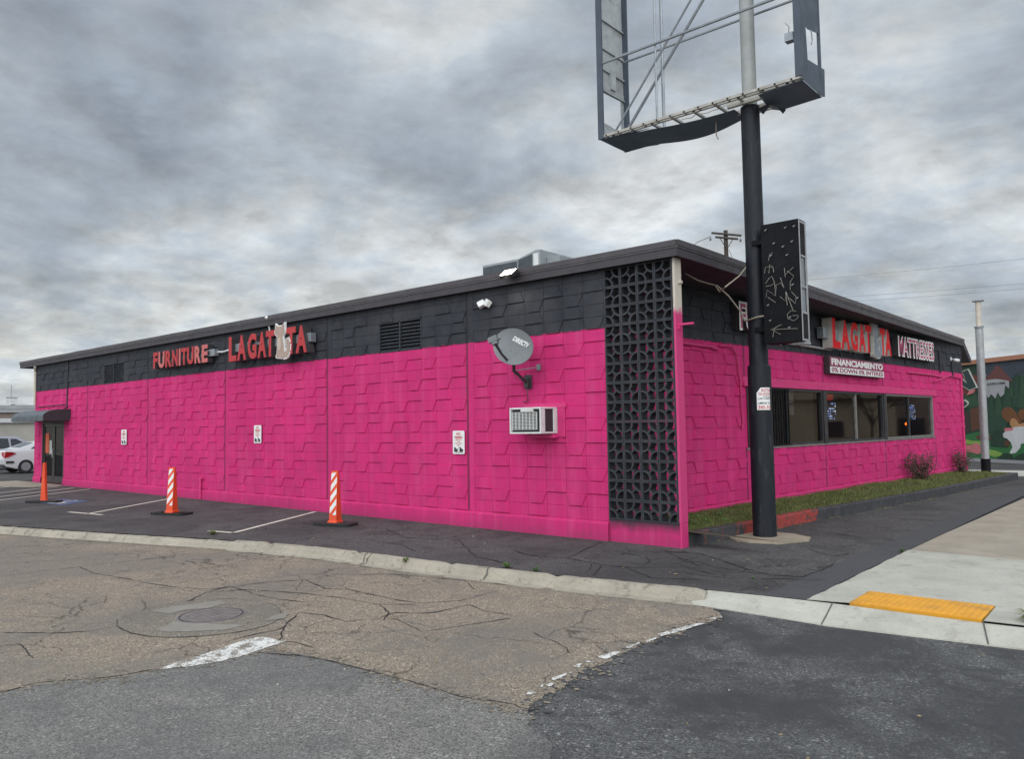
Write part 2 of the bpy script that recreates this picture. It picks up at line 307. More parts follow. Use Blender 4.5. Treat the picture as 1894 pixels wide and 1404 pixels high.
def concrete(name, col, dark, stain=0.5, sc=1.4, bmp=0.35):
    m, p = new_mat(name); v = geo()
    c = mix(ramp(noise(v, sc, 7, 0.62, 0.3), [(0.34, 0.0), (0.68, 1.0)]), tuple(x*0.84 for x in col), tuple(min(1, x*1.10) for x in col))
    c = mix(mth('MULTIPLY', ramp(noise(v, sc*3.1, 8, 0.7, 0.5), [(0.55, 0.0), (0.70, 1.0)]), stain), c, dark)
    vo = N('ShaderNodeTexVoronoi'); vo.inputs['Scale'].default_value = 60; L(v, vo.inputs['Vector']); sp = N('ShaderNodeSeparateColor'); L(vo.outputs['Color'], sp.inputs[0])
    c = mix(mth('MULTIPLY', ramp(sp.outputs[0], [(0.9, 0.0), (0.96, 1.0)]), 0.3), c, dark)
    L(c, p.inputs['Base Color']); p.inputs['Roughness'].default_value = 0.88; p.inputs['Specular IOR Level'].default_value = 0.3
    bump(p, mth('ADD', noise(v, 45, 6, 0.7), mth('MULTIPLY', noise(v, 6, 5), 0.8)), bmp, 0.008); return m
concrete('concrete_new', (0.45, 0.435, 0.375), (0.25, 0.23, 0.19), 0.7)
concrete('concrete_old', (0.36, 0.315, 0.25), (0.21, 0.185, 0.155), 0.5)
concrete('concrete_kerb', (0.36, 0.32, 0.255), (0.13, 0.11, 0.09), 0.85, sc=2.2, bmp=0.9)
concrete('concrete_pad', (0.34, 0.29, 0.215), (0.17, 0.14, 0.10), 0.6, sc=2.5, bmp=0.7)
concrete('concrete_far', (0.45, 0.43, 0.38), (0.3, 0.28, 0.25), 0.3, sc=0.6)
concrete('concrete_collar', (0.262, 0.242, 0.208), (0.18, 0.165, 0.14), 0.5, sc=2.0)
concrete('soil', (0.09, 0.07, 0.045), (0.04, 0.03, 0.02), 0.6, sc=3.0, bmp=1.0)
concrete('block_beige', (0.47, 0.44, 0.385), (0.38, 0.35, 0.30), 0.3, sc=0.5)
concrete('stucco_grey', (0.34, 0.34, 0.35), (0.26, 0.26, 0.27), 0.4, sc=0.3)
concrete('stucco_white', (0.60, 0.60, 0.60), (0.48, 0.48, 0.48), 0.3, sc=0.3)
concrete('stucco_brown', (0.22, 0.17, 0.15), (0.15, 0.12, 0.11), 0.4, sc=0.3)
concrete('siding_tan', (0.42, 0.35, 0.25), (0.32, 0.27, 0.2), 0.4, sc=0.5)
simple('joint_grey', (0.10, 0.095, 0.085), 0.9, var=0.3, world=True); simple('crack_fill', (0.013, 0.013, 0.014), 0.8, var=0.4, world=True)
simple('tactile_yellow', (0.72, 0.33, 0.022), 0.6, var=0.10, scale=4, dirt=((0.36, 0.19, 0.04), 0.7), bmp=0.2, world=True)
simple('iron', (0.200, 0.178, 0.170), 0.6, 0.2, var=0.2, scale=9, world=True, bmp=0.3)
def worn_paint(name, col, under, lo=0.46, hi=0.56, sc=9.0):
    m, p = new_mat(name); v = geo()
    n = mth('ADD', mth('MULTIPLY', noise(v, sc, 9, 0.75, 0.4), 0.65), mth('MULTIPLY', noise(v, sc*6, 5, 0.6), 0.35))
    c = mix(ramp(n, [(lo, 0.0), (hi, 1.0)]), under, col)
    L(c, p.inputs['Base Color']); p.inputs['Roughness'].default_value = 0.8; bump(p, noise(v, 80, 4), 0.4, 0.004)
worn_paint('paint_white', (0.70, 0.69, 0.65), (0.19, 0.165, 0.135), 0.46, 0.52)
worn_paint('paint_stall', (0.60, 0.56, 0.47), (0.10, 0.095, 0.09), 0.36, 0.44)
worn_paint('paint_blue', (0.07, 0.12, 0.24), (0.065, 0.065, 0.07), 0.42, 0.52)
def leaf(name, a, b):
    m, p = new_mat(name); v = geo(); oi = noise(v, 7.0, 4, 0.6)
    c = mix(ramp(oi, [(0.35, 0.0), (0.65, 1.0)]), a, b); L(c, p.inputs['Base Color']); p.inputs['Roughness'].default_value = 0.7
    p.inputs['Subsurface Weight'].default_value = 0.0
leaf('grass_blade', (0.065, 0.105, 0.018), (0.18, 0.18, 0.060)); leaf('grass_green', (0.035, 0.085, 0.015), (0.07, 0.13, 0.025)); leaf('weed_leaf', (0.05, 0.12, 0.02), (0.09, 0.17, 0.03)); leaf('dry_leaf', (0.20, 0.14, 0.06), (0.33, 0.24, 0.11))
leaf('shrub_leaf', (0.030, 0.038, 0.018), (0.095, 0.040, 0.030)); leaf('tree_leaf', (0.025, 0.045, 0.015), (0.07, 0.09, 0.03))
MCOL = dict(DKGREEN=(0.018, 0.046, 0.028), GREEN2=(0.022, 0.060, 0.034), GREEN3=(0.030, 0.074, 0.038), RED=(0.12, 0.035, 0.025), BROWN=(0.105, 0.045, 0.024), BROWN2=(0.05, 0.03, 0.03),
    WHITE=(0.34, 0.34, 0.34), ROOF=(0.13, 0.05, 0.045), BRIGHT=(0.030, 0.15, 0.045), LIME=(0.22, 0.36, 0.07), PINK=(0.55, 0.17, 0.18), HAT=(0.16, 0.065, 0.025), TAN=(0.42, 0.22, 0.09),
    BEARD=(0.58, 0.58, 0.58), LETTERRIM=(0.48, 0.50, 0.42), LETTER=(0.025, 0.045, 0.045))
for k, c in MCOL.items(): simple('mural_'+k.lower(), c, 0.7, var=0.08, world=True, scale=3)
simple('mural_ground', (0.045, 0.055, 0.070), 0.75, var=0.15, world=True); simple('orange_trim', (0.38, 0.17, 0.10), 0.6, var=0.08)
ROAD_CRACKS = [[(-6.506,-5.802),(-5.888,-5.859),(-5.326,-5.803),(-4.647,-5.748),(-4.068,-5.673),(-3.577,-5.507),(-3.356,-5.203),(-3.272,-4.728),(-3.011,-4.384),(-3.009,-3.744),(-2.96,-3.415)],[(-3.294,-5.45),(-3.099,-5.208),(-2.734,-5.031),(-2.235,-4.845),(-1.773,-4.766),(-1.158,-4.722),(-0.8,-4.452)],[(-3.011,-4.384),(-2.363,-4.562),(-2.032,-4.412),(-1.244,-4.455),(-0.824,-4.389),(-0.582,-4.041),(-0.598,-3.341)],[(-3.018,-5.96),(-3.328,-5.57),(-3.46,-5.18),(-2.782,-5.254)],[(-6.613,-6.752),(-6.604,-6.26),(-6.473,-5.779)],[(-6.582,-5.589),(-6.341,-4.992),(-6.342,-4.234)],[(-1.556,-5.489),(-1.227,-5.385),(-0.817,-5.422),(-0.685,-5.115),(-0.729,-4.861),(-0.411,-4.619),(-0.349,-4.111)],[(-2.852,-3.864),(-2.429,-3.436),(-1.789,-3.305),(-1.329,-3.182),(-0.83,-3.514)],[(-1.556,-5.489),(-1.159,-5.882),(-0.752,-6.235)],[(-0.544,-6.557),(-0.156,-6.356),(0.271,-6.31),(1.005,-6.255),(1.585,-6.254),(1.995,-6.152),(2.185,-6.159)],[(-1.157,-8.341),(-1.224,-8.083),(-1.078,-7.904),(-0.906,-7.67),(-0.826,-7.365),(-0.769,-7.303)],[(-3.182,-7.751),(-2.967,-7.586),(-2.752,-7.421),(-2.528,-7.186),(-2.508,-6.915)],[(-0.349,-4.111),(0.001,-4.233),(0.327,-4.204)],[(-0.575,-5.031),(0.054,-5.204),(0.201,-4.841),(0.4,-4.289)],[(-1.11,-6.568),(-1.139,-6.361),(-1.13,-6.051),(-1.159,-5.882)],[(-2.685,-7.896),(-2.595,-7.77),(-1.967,-7.862)],[(-0.752,-6.235),(-0.574,-6.154),(-0.308,-6.166)],[(-1.158,-4.722),(-0.775,-4.896),(-0.555,-5.154)],[(-2.782,-5.254),(-2.292,-5.243),(-1.923,-5.135)]]
LOT_CRACKS = [[(-5.253,-1.131),(-4.202,-1.619),(-3.573,-1.362),(-3.689,-0.47),(-3.909,0.746)],[(-5.661,-3.021),(-5.328,-2.412),(-4.699,-2.34)],[(-3.251,-1.316),(-1.973,-2.295),(-1.148,-2.479)],[(-7.664,-1.357),(-6.514,-1.552),(-5.88,-1.115)],[(-10.963,-2.477),(-11.138,-1.666),(-10.718,-0.725),(-11.168,0.705)],[(-1.946,-1.546),(-1.316,-1.819),(-0.885,-1.643),(-0.206,-1.79),(0.153,-1.769),(0.761,-1.335),(1.328,-1.591)],[(-0.885,-1.643),(-1.038,-1.045),(-1.328,-0.13)],[(0.973,-0.702),(1.492,-1.042),(1.84,-1.222),(2.175,-1.084),(2.186,-0.086)],[(-0.098,-0.369),(0.446,-0.276),(1.362,-0.907)],[(1.437,1.038),(1.979,0.544),(2.079,0.9)],[(0.722,3.135),(1.745,2.637),(2.225,2.611)],[(1.048,5.858),(1.833,5.574),(2.271,5.617)],[(0.475,-0.799),(0.926,-1.218)],[(-0.206,-1.79),(0.127,-2.456)],[(0.153,-1.769),(0.79,-2.185),(1.287,-1.926)]]
WSTRIPE = [[(1.976,-3.115),(2.022,-2.942),(2.058,-2.998),(2.031,-3.14)],[(1.867,-3.931),(1.97,-3.333),(2.031,-3.312),(2.003,-3.562),(1.962,-3.799),(1.933,-3.996)],[(1.895,-4.194),(1.914,-4.011),(1.94,-4.081),(1.927,-4.224)],[(1.861,-4.467),(1.871,-4.268),(1.905,-4.306),(1.898,-4.491)],[(1.838,-4.865),(1.855,-4.636),(1.915,-4.629),(1.92,-4.859)],[(1.822,-5.029),(1.883,-4.963),(1.895,-5.018)],[(1.813,-5.182),(1.826,-5.081),(1.878,-5.184),(1.856,-5.219)],[(1.866,-5.539),(1.879,-5.348),(1.91,-5.407),(1.917,-5.572)],[(1.888,-5.349),(1.887,-5.298),(1.916,-5.344)],[(1.917,-5.681),(1.948,-5.611),(1.972,-5.692)],[(1.915,-5.737),(1.897,-5.674),(1.942,-5.738)],[(1.933,-5.944),(1.917,-5.848),(1.995,-5.86),(1.966,-5.933)]]
STOPBAR = [(-0.784,-7.323),(-0.846,-7.139),(-0.848,-6.979),(-0.899,-6.807),(-0.951,-6.671),(-1.006,-6.483),(-1.019,-6.29),(-0.908,-6.239),(-0.754,-6.241),(-0.687,-6.189),(-0.624,-6.418),(-0.596,-6.657),(-0.599,-6.867),(-0.632,-7.051),(-0.709,-7.207)]
MURAL = [('DKGREEN',[(-0.393,4.42),(0.64,4.394),(0.999,3.819),(1.136,2.95),(1.422,2.9),(1.858,3.028),(2.343,3.349),(2.916,3.834),(3.289,3.596),(4.41,3.387),(4.248,1.01),(-0.632,0.957)]),('RED',[(-0.371,3.969),(0.607,3.902),(0.679,3.499),(0.303,3.177),(-0.174,3.006),(-0.426,3.173)]),('GREEN3',[(-0.229,2.97),(0.45,3.093),(0.659,2.479),(-0.272,2.352)]),('BROWN',[(0.063,2.305),(0.706,2.439),(0.785,1.422),(0.068,1.251)]),('BROWN2',[(-0.256,2.196),(-0.022,2.191),(-0.011,1.232),(-0.301,1.173)]),('GREEN2',[(2.916,3.834),(2.591,2.349),(3.072,2.265)]),('GREEN3',[(3.183,3.886),(2.941,2.269),(3.507,2.324)]),('GREEN2',[(2.343,3.349),(2.035,2.219),(2.626,2.205)]),('GREEN3',[(2.617,3.388),(2.4,2.859),(2.683,2.704)]),('GREEN3',[(1.811,3.03),(1.442,1.79),(2.098,1.783)]),('GREEN2',[(1.422,2.9),(1.007,1.795),(1.632,1.788)]),('GREEN2',[(1.207,1.867),(1.788,2.006),(2.326,1.78),(2.089,0.987),(1.146,0.976)]),('WHITE',[(1.094,3.625),(1.712,3.643),(2.485,3.558),(2.445,3.181),(2.25,3.336),(2.153,2.924),(1.96,2.804),(1.811,3.03),(1.651,2.762),(1.427,2.974),(1.246,2.796),(1.056,3.065)]),('ROOF',[(1.06,3.627),(1.446,3.938),(1.85,4.277),(2.116,4.073),(2.668,3.475),(1.807,3.648)]),('BRIGHT',[(-0.28,1.096),(0.473,1.234),(1.252,1.126),(1.275,0.756),(3.109,0.963),(4.246,0.976),(4.178,-0.009),(-0.34,-0.157)]),('LIME',[(-0.321,0.883),(0.14,0.813),(0.643,0.802),(0.678,0.596),(-0.309,0.672)]),('LIME',[(1.037,0.455),(1.489,0.393),(1.925,0.278),(1.754,0.145),(1.373,0.095),(1.046,0.232)]),('BROWN',[(0.307,1.024),(0.814,1.123),(1.438,1.035),(1.283,0.867),(0.449,0.893)]),('DKGREEN',[(1.3,1.126),(1.649,1.348),(2.297,1.348),(2.463,1.134),(2.24,0.521),(1.214,0.57)]),('PINK',[(-0.313,0.614),(0.1,0.603),(0.209,0.7),(0.487,0.705),(0.648,0.52),(0.604,0.237),(0.401,0.193),(0.102,0.26),(-0.337,0.266)]),('BROWN',[(2.079,0.842),(2.353,0.846),(2.336,0.595),(2.064,0.625)]),('HAT',[(1.982,2.111),(2.087,2.291),(2.366,2.356),(2.586,2.278),(2.873,1.916),(3.118,1.665),(2.585,1.598),(2.319,1.672),(2.057,1.856)]),('HAT',[(2.882,2.057),(3.07,2.23),(3.374,2.257),(3.741,2.04),(3.464,1.697),(3.038,1.772)]),('TAN',[(2.427,1.599),(2.51,1.814),(2.67,1.865),(2.839,1.739),(2.917,1.596),(3.291,1.664),(3.277,1.454),(2.57,1.384)]),('BEARD',[(2.007,1.131),(2.107,1.24),(2.386,1.331),(2.664,1.455),(3.145,1.489),(3.525,1.349),(3.532,0.829),(2.966,0.714),(2.91,0.537),(2.675,0.318),(2.449,0.276),(2.325,0.308),(2.514,0.563),(2.438,0.776),(2.224,0.952),(2.043,0.986)]),('PINK',[(2.068,1.348),(2.211,1.42),(2.528,1.42),(2.636,1.366),(2.519,1.295),(2.154,1.269)]),('DKGREEN',[(1.645,-0.077),(1.704,0.107),(1.947,0.26),(2.225,0.305),(2.489,0.206),(2.584,-0.04)]),('DKGREEN',[(2.472,-0.044),(2.665,0.176),(3.066,0.33),(3.489,0.204),(3.6,-0.033)]),('LETTERRIM',[(-0.36,4.124),(0.119,4.236),(0.631,3.305),(0.125,3.193),(-0.405,3.476),(-0.378,3.872),(-0.031,3.559),(-0.281,4.119)]),('LETTER',[(-0.298,4.1),(0.096,4.199),(0.577,3.33),(0.137,3.227),(-0.403,3.503),(-0.381,3.825),(-0.012,3.539),(-0.217,4.056)]),('PINK',[(0.125,3.193),(0.51,3.235),(0.371,3.059),(-0.046,2.974)]),('LETTERRIM',[(-0.453,2.784),(-0.19,2.775),(0.01,2.652),(0.002,2.537),(-0.163,2.407),(-0.482,2.357)]),('LETTER',[(-0.457,2.726),(-0.22,2.725),(-0.044,2.623),(-0.049,2.554),(-0.186,2.458),(-0.478,2.415)])]
MURALTEXT = [(1.238,3.374),(2.283,3.48)]
NEON = [[(0.924,4.468),(0.876,4.448),(0.856,4.351)],[(0.783,4.16),(0.8,4.255),(0.857,4.258),(0.922,4.232)],[(0.853,4.15),(0.87,4.291),(0.922,4.237),(0.929,4.155)],[(0.796,4.0),(0.851,4.074),(0.894,4.102),(0.941,3.992),(0.87,3.955),(0.799,3.953)],[(0.929,3.982),(0.951,3.945),(1.034,3.98),(1.081,3.893)],[(1.032,4.06),(1.081,3.893)],[(0.793,3.78),(0.816,3.893),(0.945,3.785),(0.962,3.932)],[(0.821,3.777),(0.941,3.682)],[(0.94,3.958),(0.945,3.785)],[(1.099,4.2),(1.11,4.054)],[(1.112,4.095),(1.243,4.195)],[(1.143,4.148),(1.242,4.054),(1.182,3.971),(1.178,3.847)],[(1.014,3.765),(1.096,3.686),(1.109,3.833),(1.123,3.615)],[(1.109,3.833),(1.211,3.526)],[(1.192,3.822),(1.264,3.734),(1.248,3.628),(1.162,3.724)],[(1.255,3.51),(1.177,3.53),(1.118,3.479),(1.127,3.41),(1.216,3.367),(1.28,3.406),(1.282,3.444),(1.201,3.448)],[(1.267,3.243),(0.856,3.266)],[(1.021,3.33),(0.856,3.266),(1.004,3.177)],[(1.021,3.33),(0.915,3.283),(0.875,3.149)]]
DOTS = [(0.815,4.84),(1.13,4.825),(1.264,4.824),(0.941,4.609),(1.222,4.592),(1.082,4.535),(1.141,4.395),(0.887,4.423),(1.21,3.922),(1.274,3.706),(0.811,3.65),(0.838,3.406),(1.133,3.269),(1.15,3.426)]
# ------------------------------------------------------------------ mesh helpers
class MB:
    """collects shapes and links them as one mesh object"""
    def __init__(s): s.v = []; s.f = []; s.mi = []; s.cur = 0
    def quad(s, a, b, c, d): s.poly([a, b, c, d])
    def poly(s, pts):
        i = len(s.v); s.v += [tuple(p) for p in pts]; s.f.append(tuple(range(i, i+len(pts)))); s.mi.append(s.cur); return s
    def box(s, x0, x1, y0, y1, z0, z1, M=None):
        P = [Vector((x, y, z)) for x in (x0, x1) for y in (y0, y1) for z in (z0, z1)]
        if M is not None: P = [M @ p for p in P]
        i = len(s.v); s.v += [tuple(p) for p in P]
        for f in ((0, 1, 3, 2), (4, 6, 7, 5), (0, 4, 5, 1), (2, 3, 7, 6), (0, 2, 6, 4), (1, 5, 7, 3)):
            s.f.append(tuple(i+k for k in f)); s.mi.append(s.cur)
        return s
    def prism(s, pts, d0, d1, axis='y', flip=False):
        """2-D outline extruded: axis y -> (x,z), x -> (y,z), z -> (x,y)"""
        def m(p, d):
            return (p[0], d, p[1]) if axis == 'y' else ((d, p[0], p[1]) if axis == 'x' else (p[0], p[1], d))
        tri = tessellate_polygon([[Vector((p[0], p[1], 0)) for p in pts]])
        i = len(s.v); n = len(pts); s.v += [m(p, d0) for p in pts] + [m(p, d1) for p in pts]
        for t in tri:
            s.f.append(tuple(i+k for k in t)); s.mi.append(s.cur); s.f.append(tuple(i+n+k for k in reversed(t))); s.mi.append(s.cur)
        for k in range(n):
            a, b = i+k, i+(k+1) % n; s.f.append((a, b, b+n, a+n)); s.mi.append(s.cur)
        return s
    def tube(s, pts, r, n=8, cap=True):
        pts = [Vector(p) for p in pts]; rs = r if isinstance(r, (list, tuple)) else [r]*len(pts)
        i0 = len(s.v); up = Vector((0, 0, 1)); prev = None
        for k, p in enumerate(pts):
            t = (pts[min(k+1, len(pts)-1)]-pts[max(k-1, 0)]).normalized()
            a = prev - t*prev.dot(t) if prev is not None else t.orthogonal()
            if a.length < 1e-6: a = t.orthogonal()
            a.normalize(); prev = a; b = t.cross(a)
            for j in range(n):
                w = 2*math.pi*j/n; s.v.append(tuple(p+(a*math.cos(w)+b*math.sin(w))*rs[k]))
        for k in range(len(pts)-1):
            for j in range(n):
                a = i0+k*n+j; b = i0+k*n+(j+1) % n; s.f.append((a, b, b+n, a+n)); s.mi.append(s.cur)
        if cap:
            s.f.append(tuple(i0+j for j in reversed(range(n)))); s.mi.append(s.cur)
            e = i0+(len(pts)-1)*n; s.f.append(tuple(e+j for j in range(n))); s.mi.append(s.cur)
        return s
    def cyl(s, x, y, z0, z1, r0, r1=None, n=24): return s.tube([(x, y, z0), (x, y, z1)], [r0, r0 if r1 is None else r1], n)
    def disc(s, x, y, z, r, n=24, ry=None): return s.poly([(x+r*math.cos(2*math.pi*k/n), y+(ry or r)*math.sin(2*math.pi*k/n), z) for k in range(n)])
    def add(s, other, M=None):
        i = len(s.v); s.v += [tuple(M @ Vector(p)) if M is not None else p for p in other.v]
        s.f += [tuple(i+k for k in f) for f in other.f]; s.mi += other.mi; return s
    def build(s, name, mat, parent=None, bevel=0, smooth=False, seg=2, recalc=True):
        me = bpy.data.meshes.new(name); me.from_pydata(s.v, [], s.f); me.update()
        mats = mat if isinstance(mat, (list, tuple)) else [mat]
        for m in mats: me.materials.append(MATS[m])
        if len(mats) > 1: me.polygons.foreach_set('material_index', s.mi)
        if recalc: bm = bmesh.new(); bm.from_mesh(me); bmesh.ops.recalc_face_normals(bm, faces=bm.faces); bm.to_mesh(me); bm.free()
        if smooth:
            for p in me.polygons: p.use_smooth = True
            try: me.set_sharp_from_angle(angle=math.radians(40))
            except Exception: pass
        o = bpy.data.objects.new(name, me); COL.objects.link(o)
        if parent is not None: o.parent = parent
        if bevel:
            b = o.modifiers.new('bevel', 'BEVEL'); b.width = bevel; b.segments = seg; b.limit_method = 'ANGLE'
        return o
def thing(name, label, cat, loc=(0, 0, 0), rz=0.0, group=None):
    o = bpy.data.objects.new(name, None); COL.objects.link(o); o.location = loc; o.rotation_euler = (0, 0, rz)
    o.empty_display_size = 0.2; return tag(o, label, cat, group)
def tag(o, label, cat, group=None):
    o['label'] = label; o['category'] = cat
    if group: o['group'] = group
    return o
def setting(o, kind='structure'): o['kind'] = kind; return o
def copy_thing(o):
    def cp(a, par):
        c = a.copy(); COL.objects.link(c)
        if par is not None: c.parent = par
        for ch in a.children: cp(ch, c)
        return c
    return cp(o, None)
def text_mb(body, bold=0.0, ext=0.0, spacing=1.0):
    """built-in font -> MB in the x-z plane facing -y, at unit size; front faces slot 0, sides slot 1"""
    cu = bpy.data.curves.new('t', 'FONT'); cu.body = body; cu.size = 1.0; cu.extrude = ext; cu.offset = bold; cu.space_character = spacing
    cu.resolution_u = 4; cu.align_x = 'LEFT'
    o = bpy.data.objects.new('t', cu); COL.objects.link(o)
    dg = bpy.context.evaluated_depsgraph_get(); me = bpy.data.meshes.new_from_object(o.evaluated_get(dg))
    mb = MB()
    mb.v = [(v.co.x, -v.co.z, v.co.y) for v in me.vertices]
    for p in me.polygons:
        mb.f.append(tuple(p.vertices)); mb.mi.append(0 if p.normal.z > 0.9 else 1)
    bpy.data.objects.remove(o); bpy.data.curves.remove(cu); bpy.data.meshes.remove(me); return mb
def fit(mb, x0, x1, z0, z1, yf, depth=None):
    """scale a text MB into the box; its front lands on y = yf, its back depth behind"""
    xs = [v[0] for v in mb.v]; ys = [v[1] for v in mb.v]; zs = [v[2] for v in mb.v]
    sx = (x1-x0)/max(1e-6, max(xs)-min(xs)); sz = (z1-z0)/max(1e-6, max(zs)-min(zs)); ya, yb = min(ys), max(ys)
    sy = (depth/(yb-ya)) if (depth and yb > ya) else 0
    mb.v = [(x0+(v[0]-min(xs))*sx, yf+(v[1]-ya)*sy, z0+(v[2]-min(zs))*sz) for v in mb.v]; return mb
def jitter_line(pts, step=0.12, amp=0.012, closed=False):
    out = []; n = len(pts); rng = range(n if closed else n-1)
    for k in rng:
        a = Vector(pts[k]).to_2d(); b = Vector(pts[(k+1) % n]).to_2d(); m = max(1, int((b-a).length/step)); m = min(m, 60)
        nn = Vector((-(b-a).y, (b-a).x)).normalized() if (b-a).length > 1e-6 else Vector((0, 0))
        for j in range(m):
            p = a.lerp(b, j/m); s_ = mnoise.noise(Vector((p.x*3.1, p.y*3.1, 0.3)))+0.6*mnoise.noise(Vector((p.x*11, p.y*11, 5)))
            out.append(tuple(p+nn*amp*s_*1.6))
    if not closed: out.append(tuple(Vector(pts[-1]).to_2d()))
    return out
def sheet(pts, zf):
    mb = MB(); tri = tessellate_polygon([[Vector((p[0], p[1], 0)) for p in pts]])
    mb.v = [(p[0], p[1], zf(p[0], p[1])) for p in pts]
    for t in tri: mb.f.append(tuple(t)); mb.mi.append(0)
    return mb
def ribbon(mb, pts, w, zf):
    P = jitter_line(pts, 0.06, 0.016); n = len(P); Lr = []
    for k, p in enumerate(P):
        a = Vector(P[max(k-1, 0)]); b = Vector(P[min(k+1, n-1)]); t = (b-a); t = t.normalized() if t.length > 1e-6 else Vector((1, 0))
        nn = Vector((-t.y, t.x)); ww = w*(0.25+0.75*abs(mnoise.noise(Vector((p[0]*4, p[1]*4, 9))))*2)*(0.3 if k in (0, n-1) else 1)
        c = Vector(p); Lr.append((c+nn*ww*0.5, c-nn*ww*0.5))
    for k in range(n-1):
        a, b = Lr[k]; c, d = Lr[k+1]
        mb.poly([(q.x, q.y, zf(q.x, q.y)) for q in (a, b, d, c)])
def g(x, y): return -0.003*min(x, 0)-0.005*max(y, 0)
def rd(x, y=0): return -0.12-0.0025*x
FRONT_PHI = 0.07; FRONT_X0 = -1.26; FRZ = math.pi/2-FRONT_PHI
def fpt(t, d=0.0, z=0.0):
    return Vector((FRONT_X0+t*math.sin(FRONT_PHI)+d*math.cos(FRONT_PHI), t*math.cos(FRONT_PHI)-d*math.sin(FRONT_PHI), z))
# ================================================================== THE SETTING
mb = MB(); mb.quad((-3000, -3000, -0.75), (3000, -3000, -0.75), (3000, 3000, -0.75), (-3000, 3000, -0.75)); setting(mb.build('ground', 'asphalt_far'))
KERB = [(-120, -21.0), (-40, -9.6), (-24, -7.15), (-12.05, -5.12), (-9.69, -4.48), (-8.27, -4.05), (-6.96, -3.66), (-5.6, -3.30), (-4.13, -3.06), (-2.68, -2.96), (-1.71, -2.89), (-0.87, -2.79), (-0.01, -2.68), (0.95, -2.53), (1.61, -2.40)]
APRON = [(1.61, -2.40), (2.15, -2.32), (2.62, -2.26)]
def kx(x):
    P = KERB+APRON[1:]
    for a, b in zip(P, P[1:]):
        if a[0] <= x <= b[0]: return a[1]+(b[1]-a[1])*(x-a[0])/(b[0]-a[0])
    return P[-1][1]
xs = [-120, -90, -60, -40, -24, -12.05, -9.69, -8.27, -6.96, -5.6, -4.13, -2.68, -1.71, -0.87, 0.0, 0.95, 1.61, 2.15, 2.62]
mb = MB()
for a, b in zip(xs, xs[1:]):
    ys = [None, 0.0, 20.0, 60.0, 160.0]
    for k in range(4):
        ya0 = kx(a) if k == 0 else ys[k]; yb0 = kx(b) if k == 0 else ys[k]
        mb.quad((a, ya0, g(a, ya0)), (b, yb0, g(b, yb0)), (b, ys[k+1], g(b, ys[k+1])), (a, ys[k+1], g(a, ys[k+1])))
setting(mb.build('parking_lot', 'asphalt_lot'))
mb = MB()
for pts in LOT_CRACKS: ribbon(mb, pts, 0.030, lambda x, y: g(x, y)+0.005)
rc = random.Random(3)
for k in range(16):
    x = rc.uniform(-13, 1.8); y = rc.uniform(kx(x)+0.3, -0.35); a = rc.uniform(0, 3.14); P = [(x, y)]
    for j in range(rc.randint(3, 6)):
        a += rc.uniform(-0.7, 0.7); x += 0.28*math.cos(a); y += 0.16*math.sin(a)
        if not (kx(x)+0.15 < y < -0.1): break
        P.append((x, y))
    if len(P) > 2: ribbon(mb, P, 0.022, lambda x, y: g(x, y)+0.0045)
setting(mb.build('lot_cracks', 'crack_fill'))
# road: one tilted plane, with the older brown and grey surfacings laid on it
mb = MB(); mb.quad((-130, -60, rd(-130)), (90, -60, rd(90)), (90, -0.5, rd(90)), (-130, -0.5, rd(-130)))
mb.quad((6.9, -0.5, rd(6.9)), (90, -0.5, rd(90)), (90, 160, rd(90)-0.8), (6.9, 160, rd(6.9)-0.8)); setting(mb.build('road', 'asphalt_dark'))
RDARK = [(1.50, -2.38), (2.04, -2.98), (1.97, -3.73), (1.93, -4.36), (1.94, -5.04), (1.99, -5.5), (2.06, -5.85), (2.12, -6.17)]
BGREY = [(2.12, -6.17), (1.97, -6.22), (1.44, -6.27), (.97, -6.28), (.57, -6.27), (.04, -6.3), (-.37, -6.4), (-.62, -6.51), (-.59, -6.83), (-.77, -7.3), (-.81, -7.71), (-1.1, -7.88), (-1.18, -8.33), (-1.3, -9.2), (-1.35, -14)]
top = [(p[0], p[1]-0.10) for p in KERB]
bp = [(-130, -22.3)]+top[0:] ; edge = jitter_line(RDARK, 0.03, 0.045)+jitter_line(BGREY, 0.03, 0.03)
setting(sheet([(-130, -22.5)]+top+edge+[(-1.4, -40), (-130, -40)], lambda x, y: rd(x)+0.004).build('road_surface', 'asphalt_brown'))
GD = [(2.12, -6.17), (2.6, -6.5), (3.1, -7.0), (3.4, -7.6), (3.5, -8.6), (3.5, -14)]
ge = jitter_line(list(reversed(BGREY)), 0.06, 0.022)
# same jitter on the shared edge, so the two surfacings butt together
ge = list(reversed(jitter_line(BGREY, 0.03, 0.03)))
setting(sheet(ge+jitter_line(GD, 0.06, 0.06)+[(3.5, -40), (-1.4, -40)], lambda x, y: rd(x)+0.004).build('road_surface', 'asphalt_grey'))
def flakes(path, m, n, seed, spread):
    rr = random.Random(seed); mb = MB(); seg = list(zip(path, path[1:]))
    for k in range(n):
        a, b = rr.choice(seg); p = Vector(a).lerp(Vector(b), rr.random())+Vector((rr.gauss(0, spread), rr.gauss(0, spread))); s_ = rr.uniform(0.006, 0.030); q = rr.randint(5, 8)
        if p.y < -9: continue
        mb.poly([(p.x+s_*rr.uniform(0.5, 1.2)*math.cos(2*math.pi*i/q), p.y+s_*rr.uniform(0.4, 1.0)*math.sin(2*math.pi*i/q), rd(p.x)+0.0062+0.00001*k) for i in range(q)])
    return setting(mb.build('road_flakes', m), 'stuff')
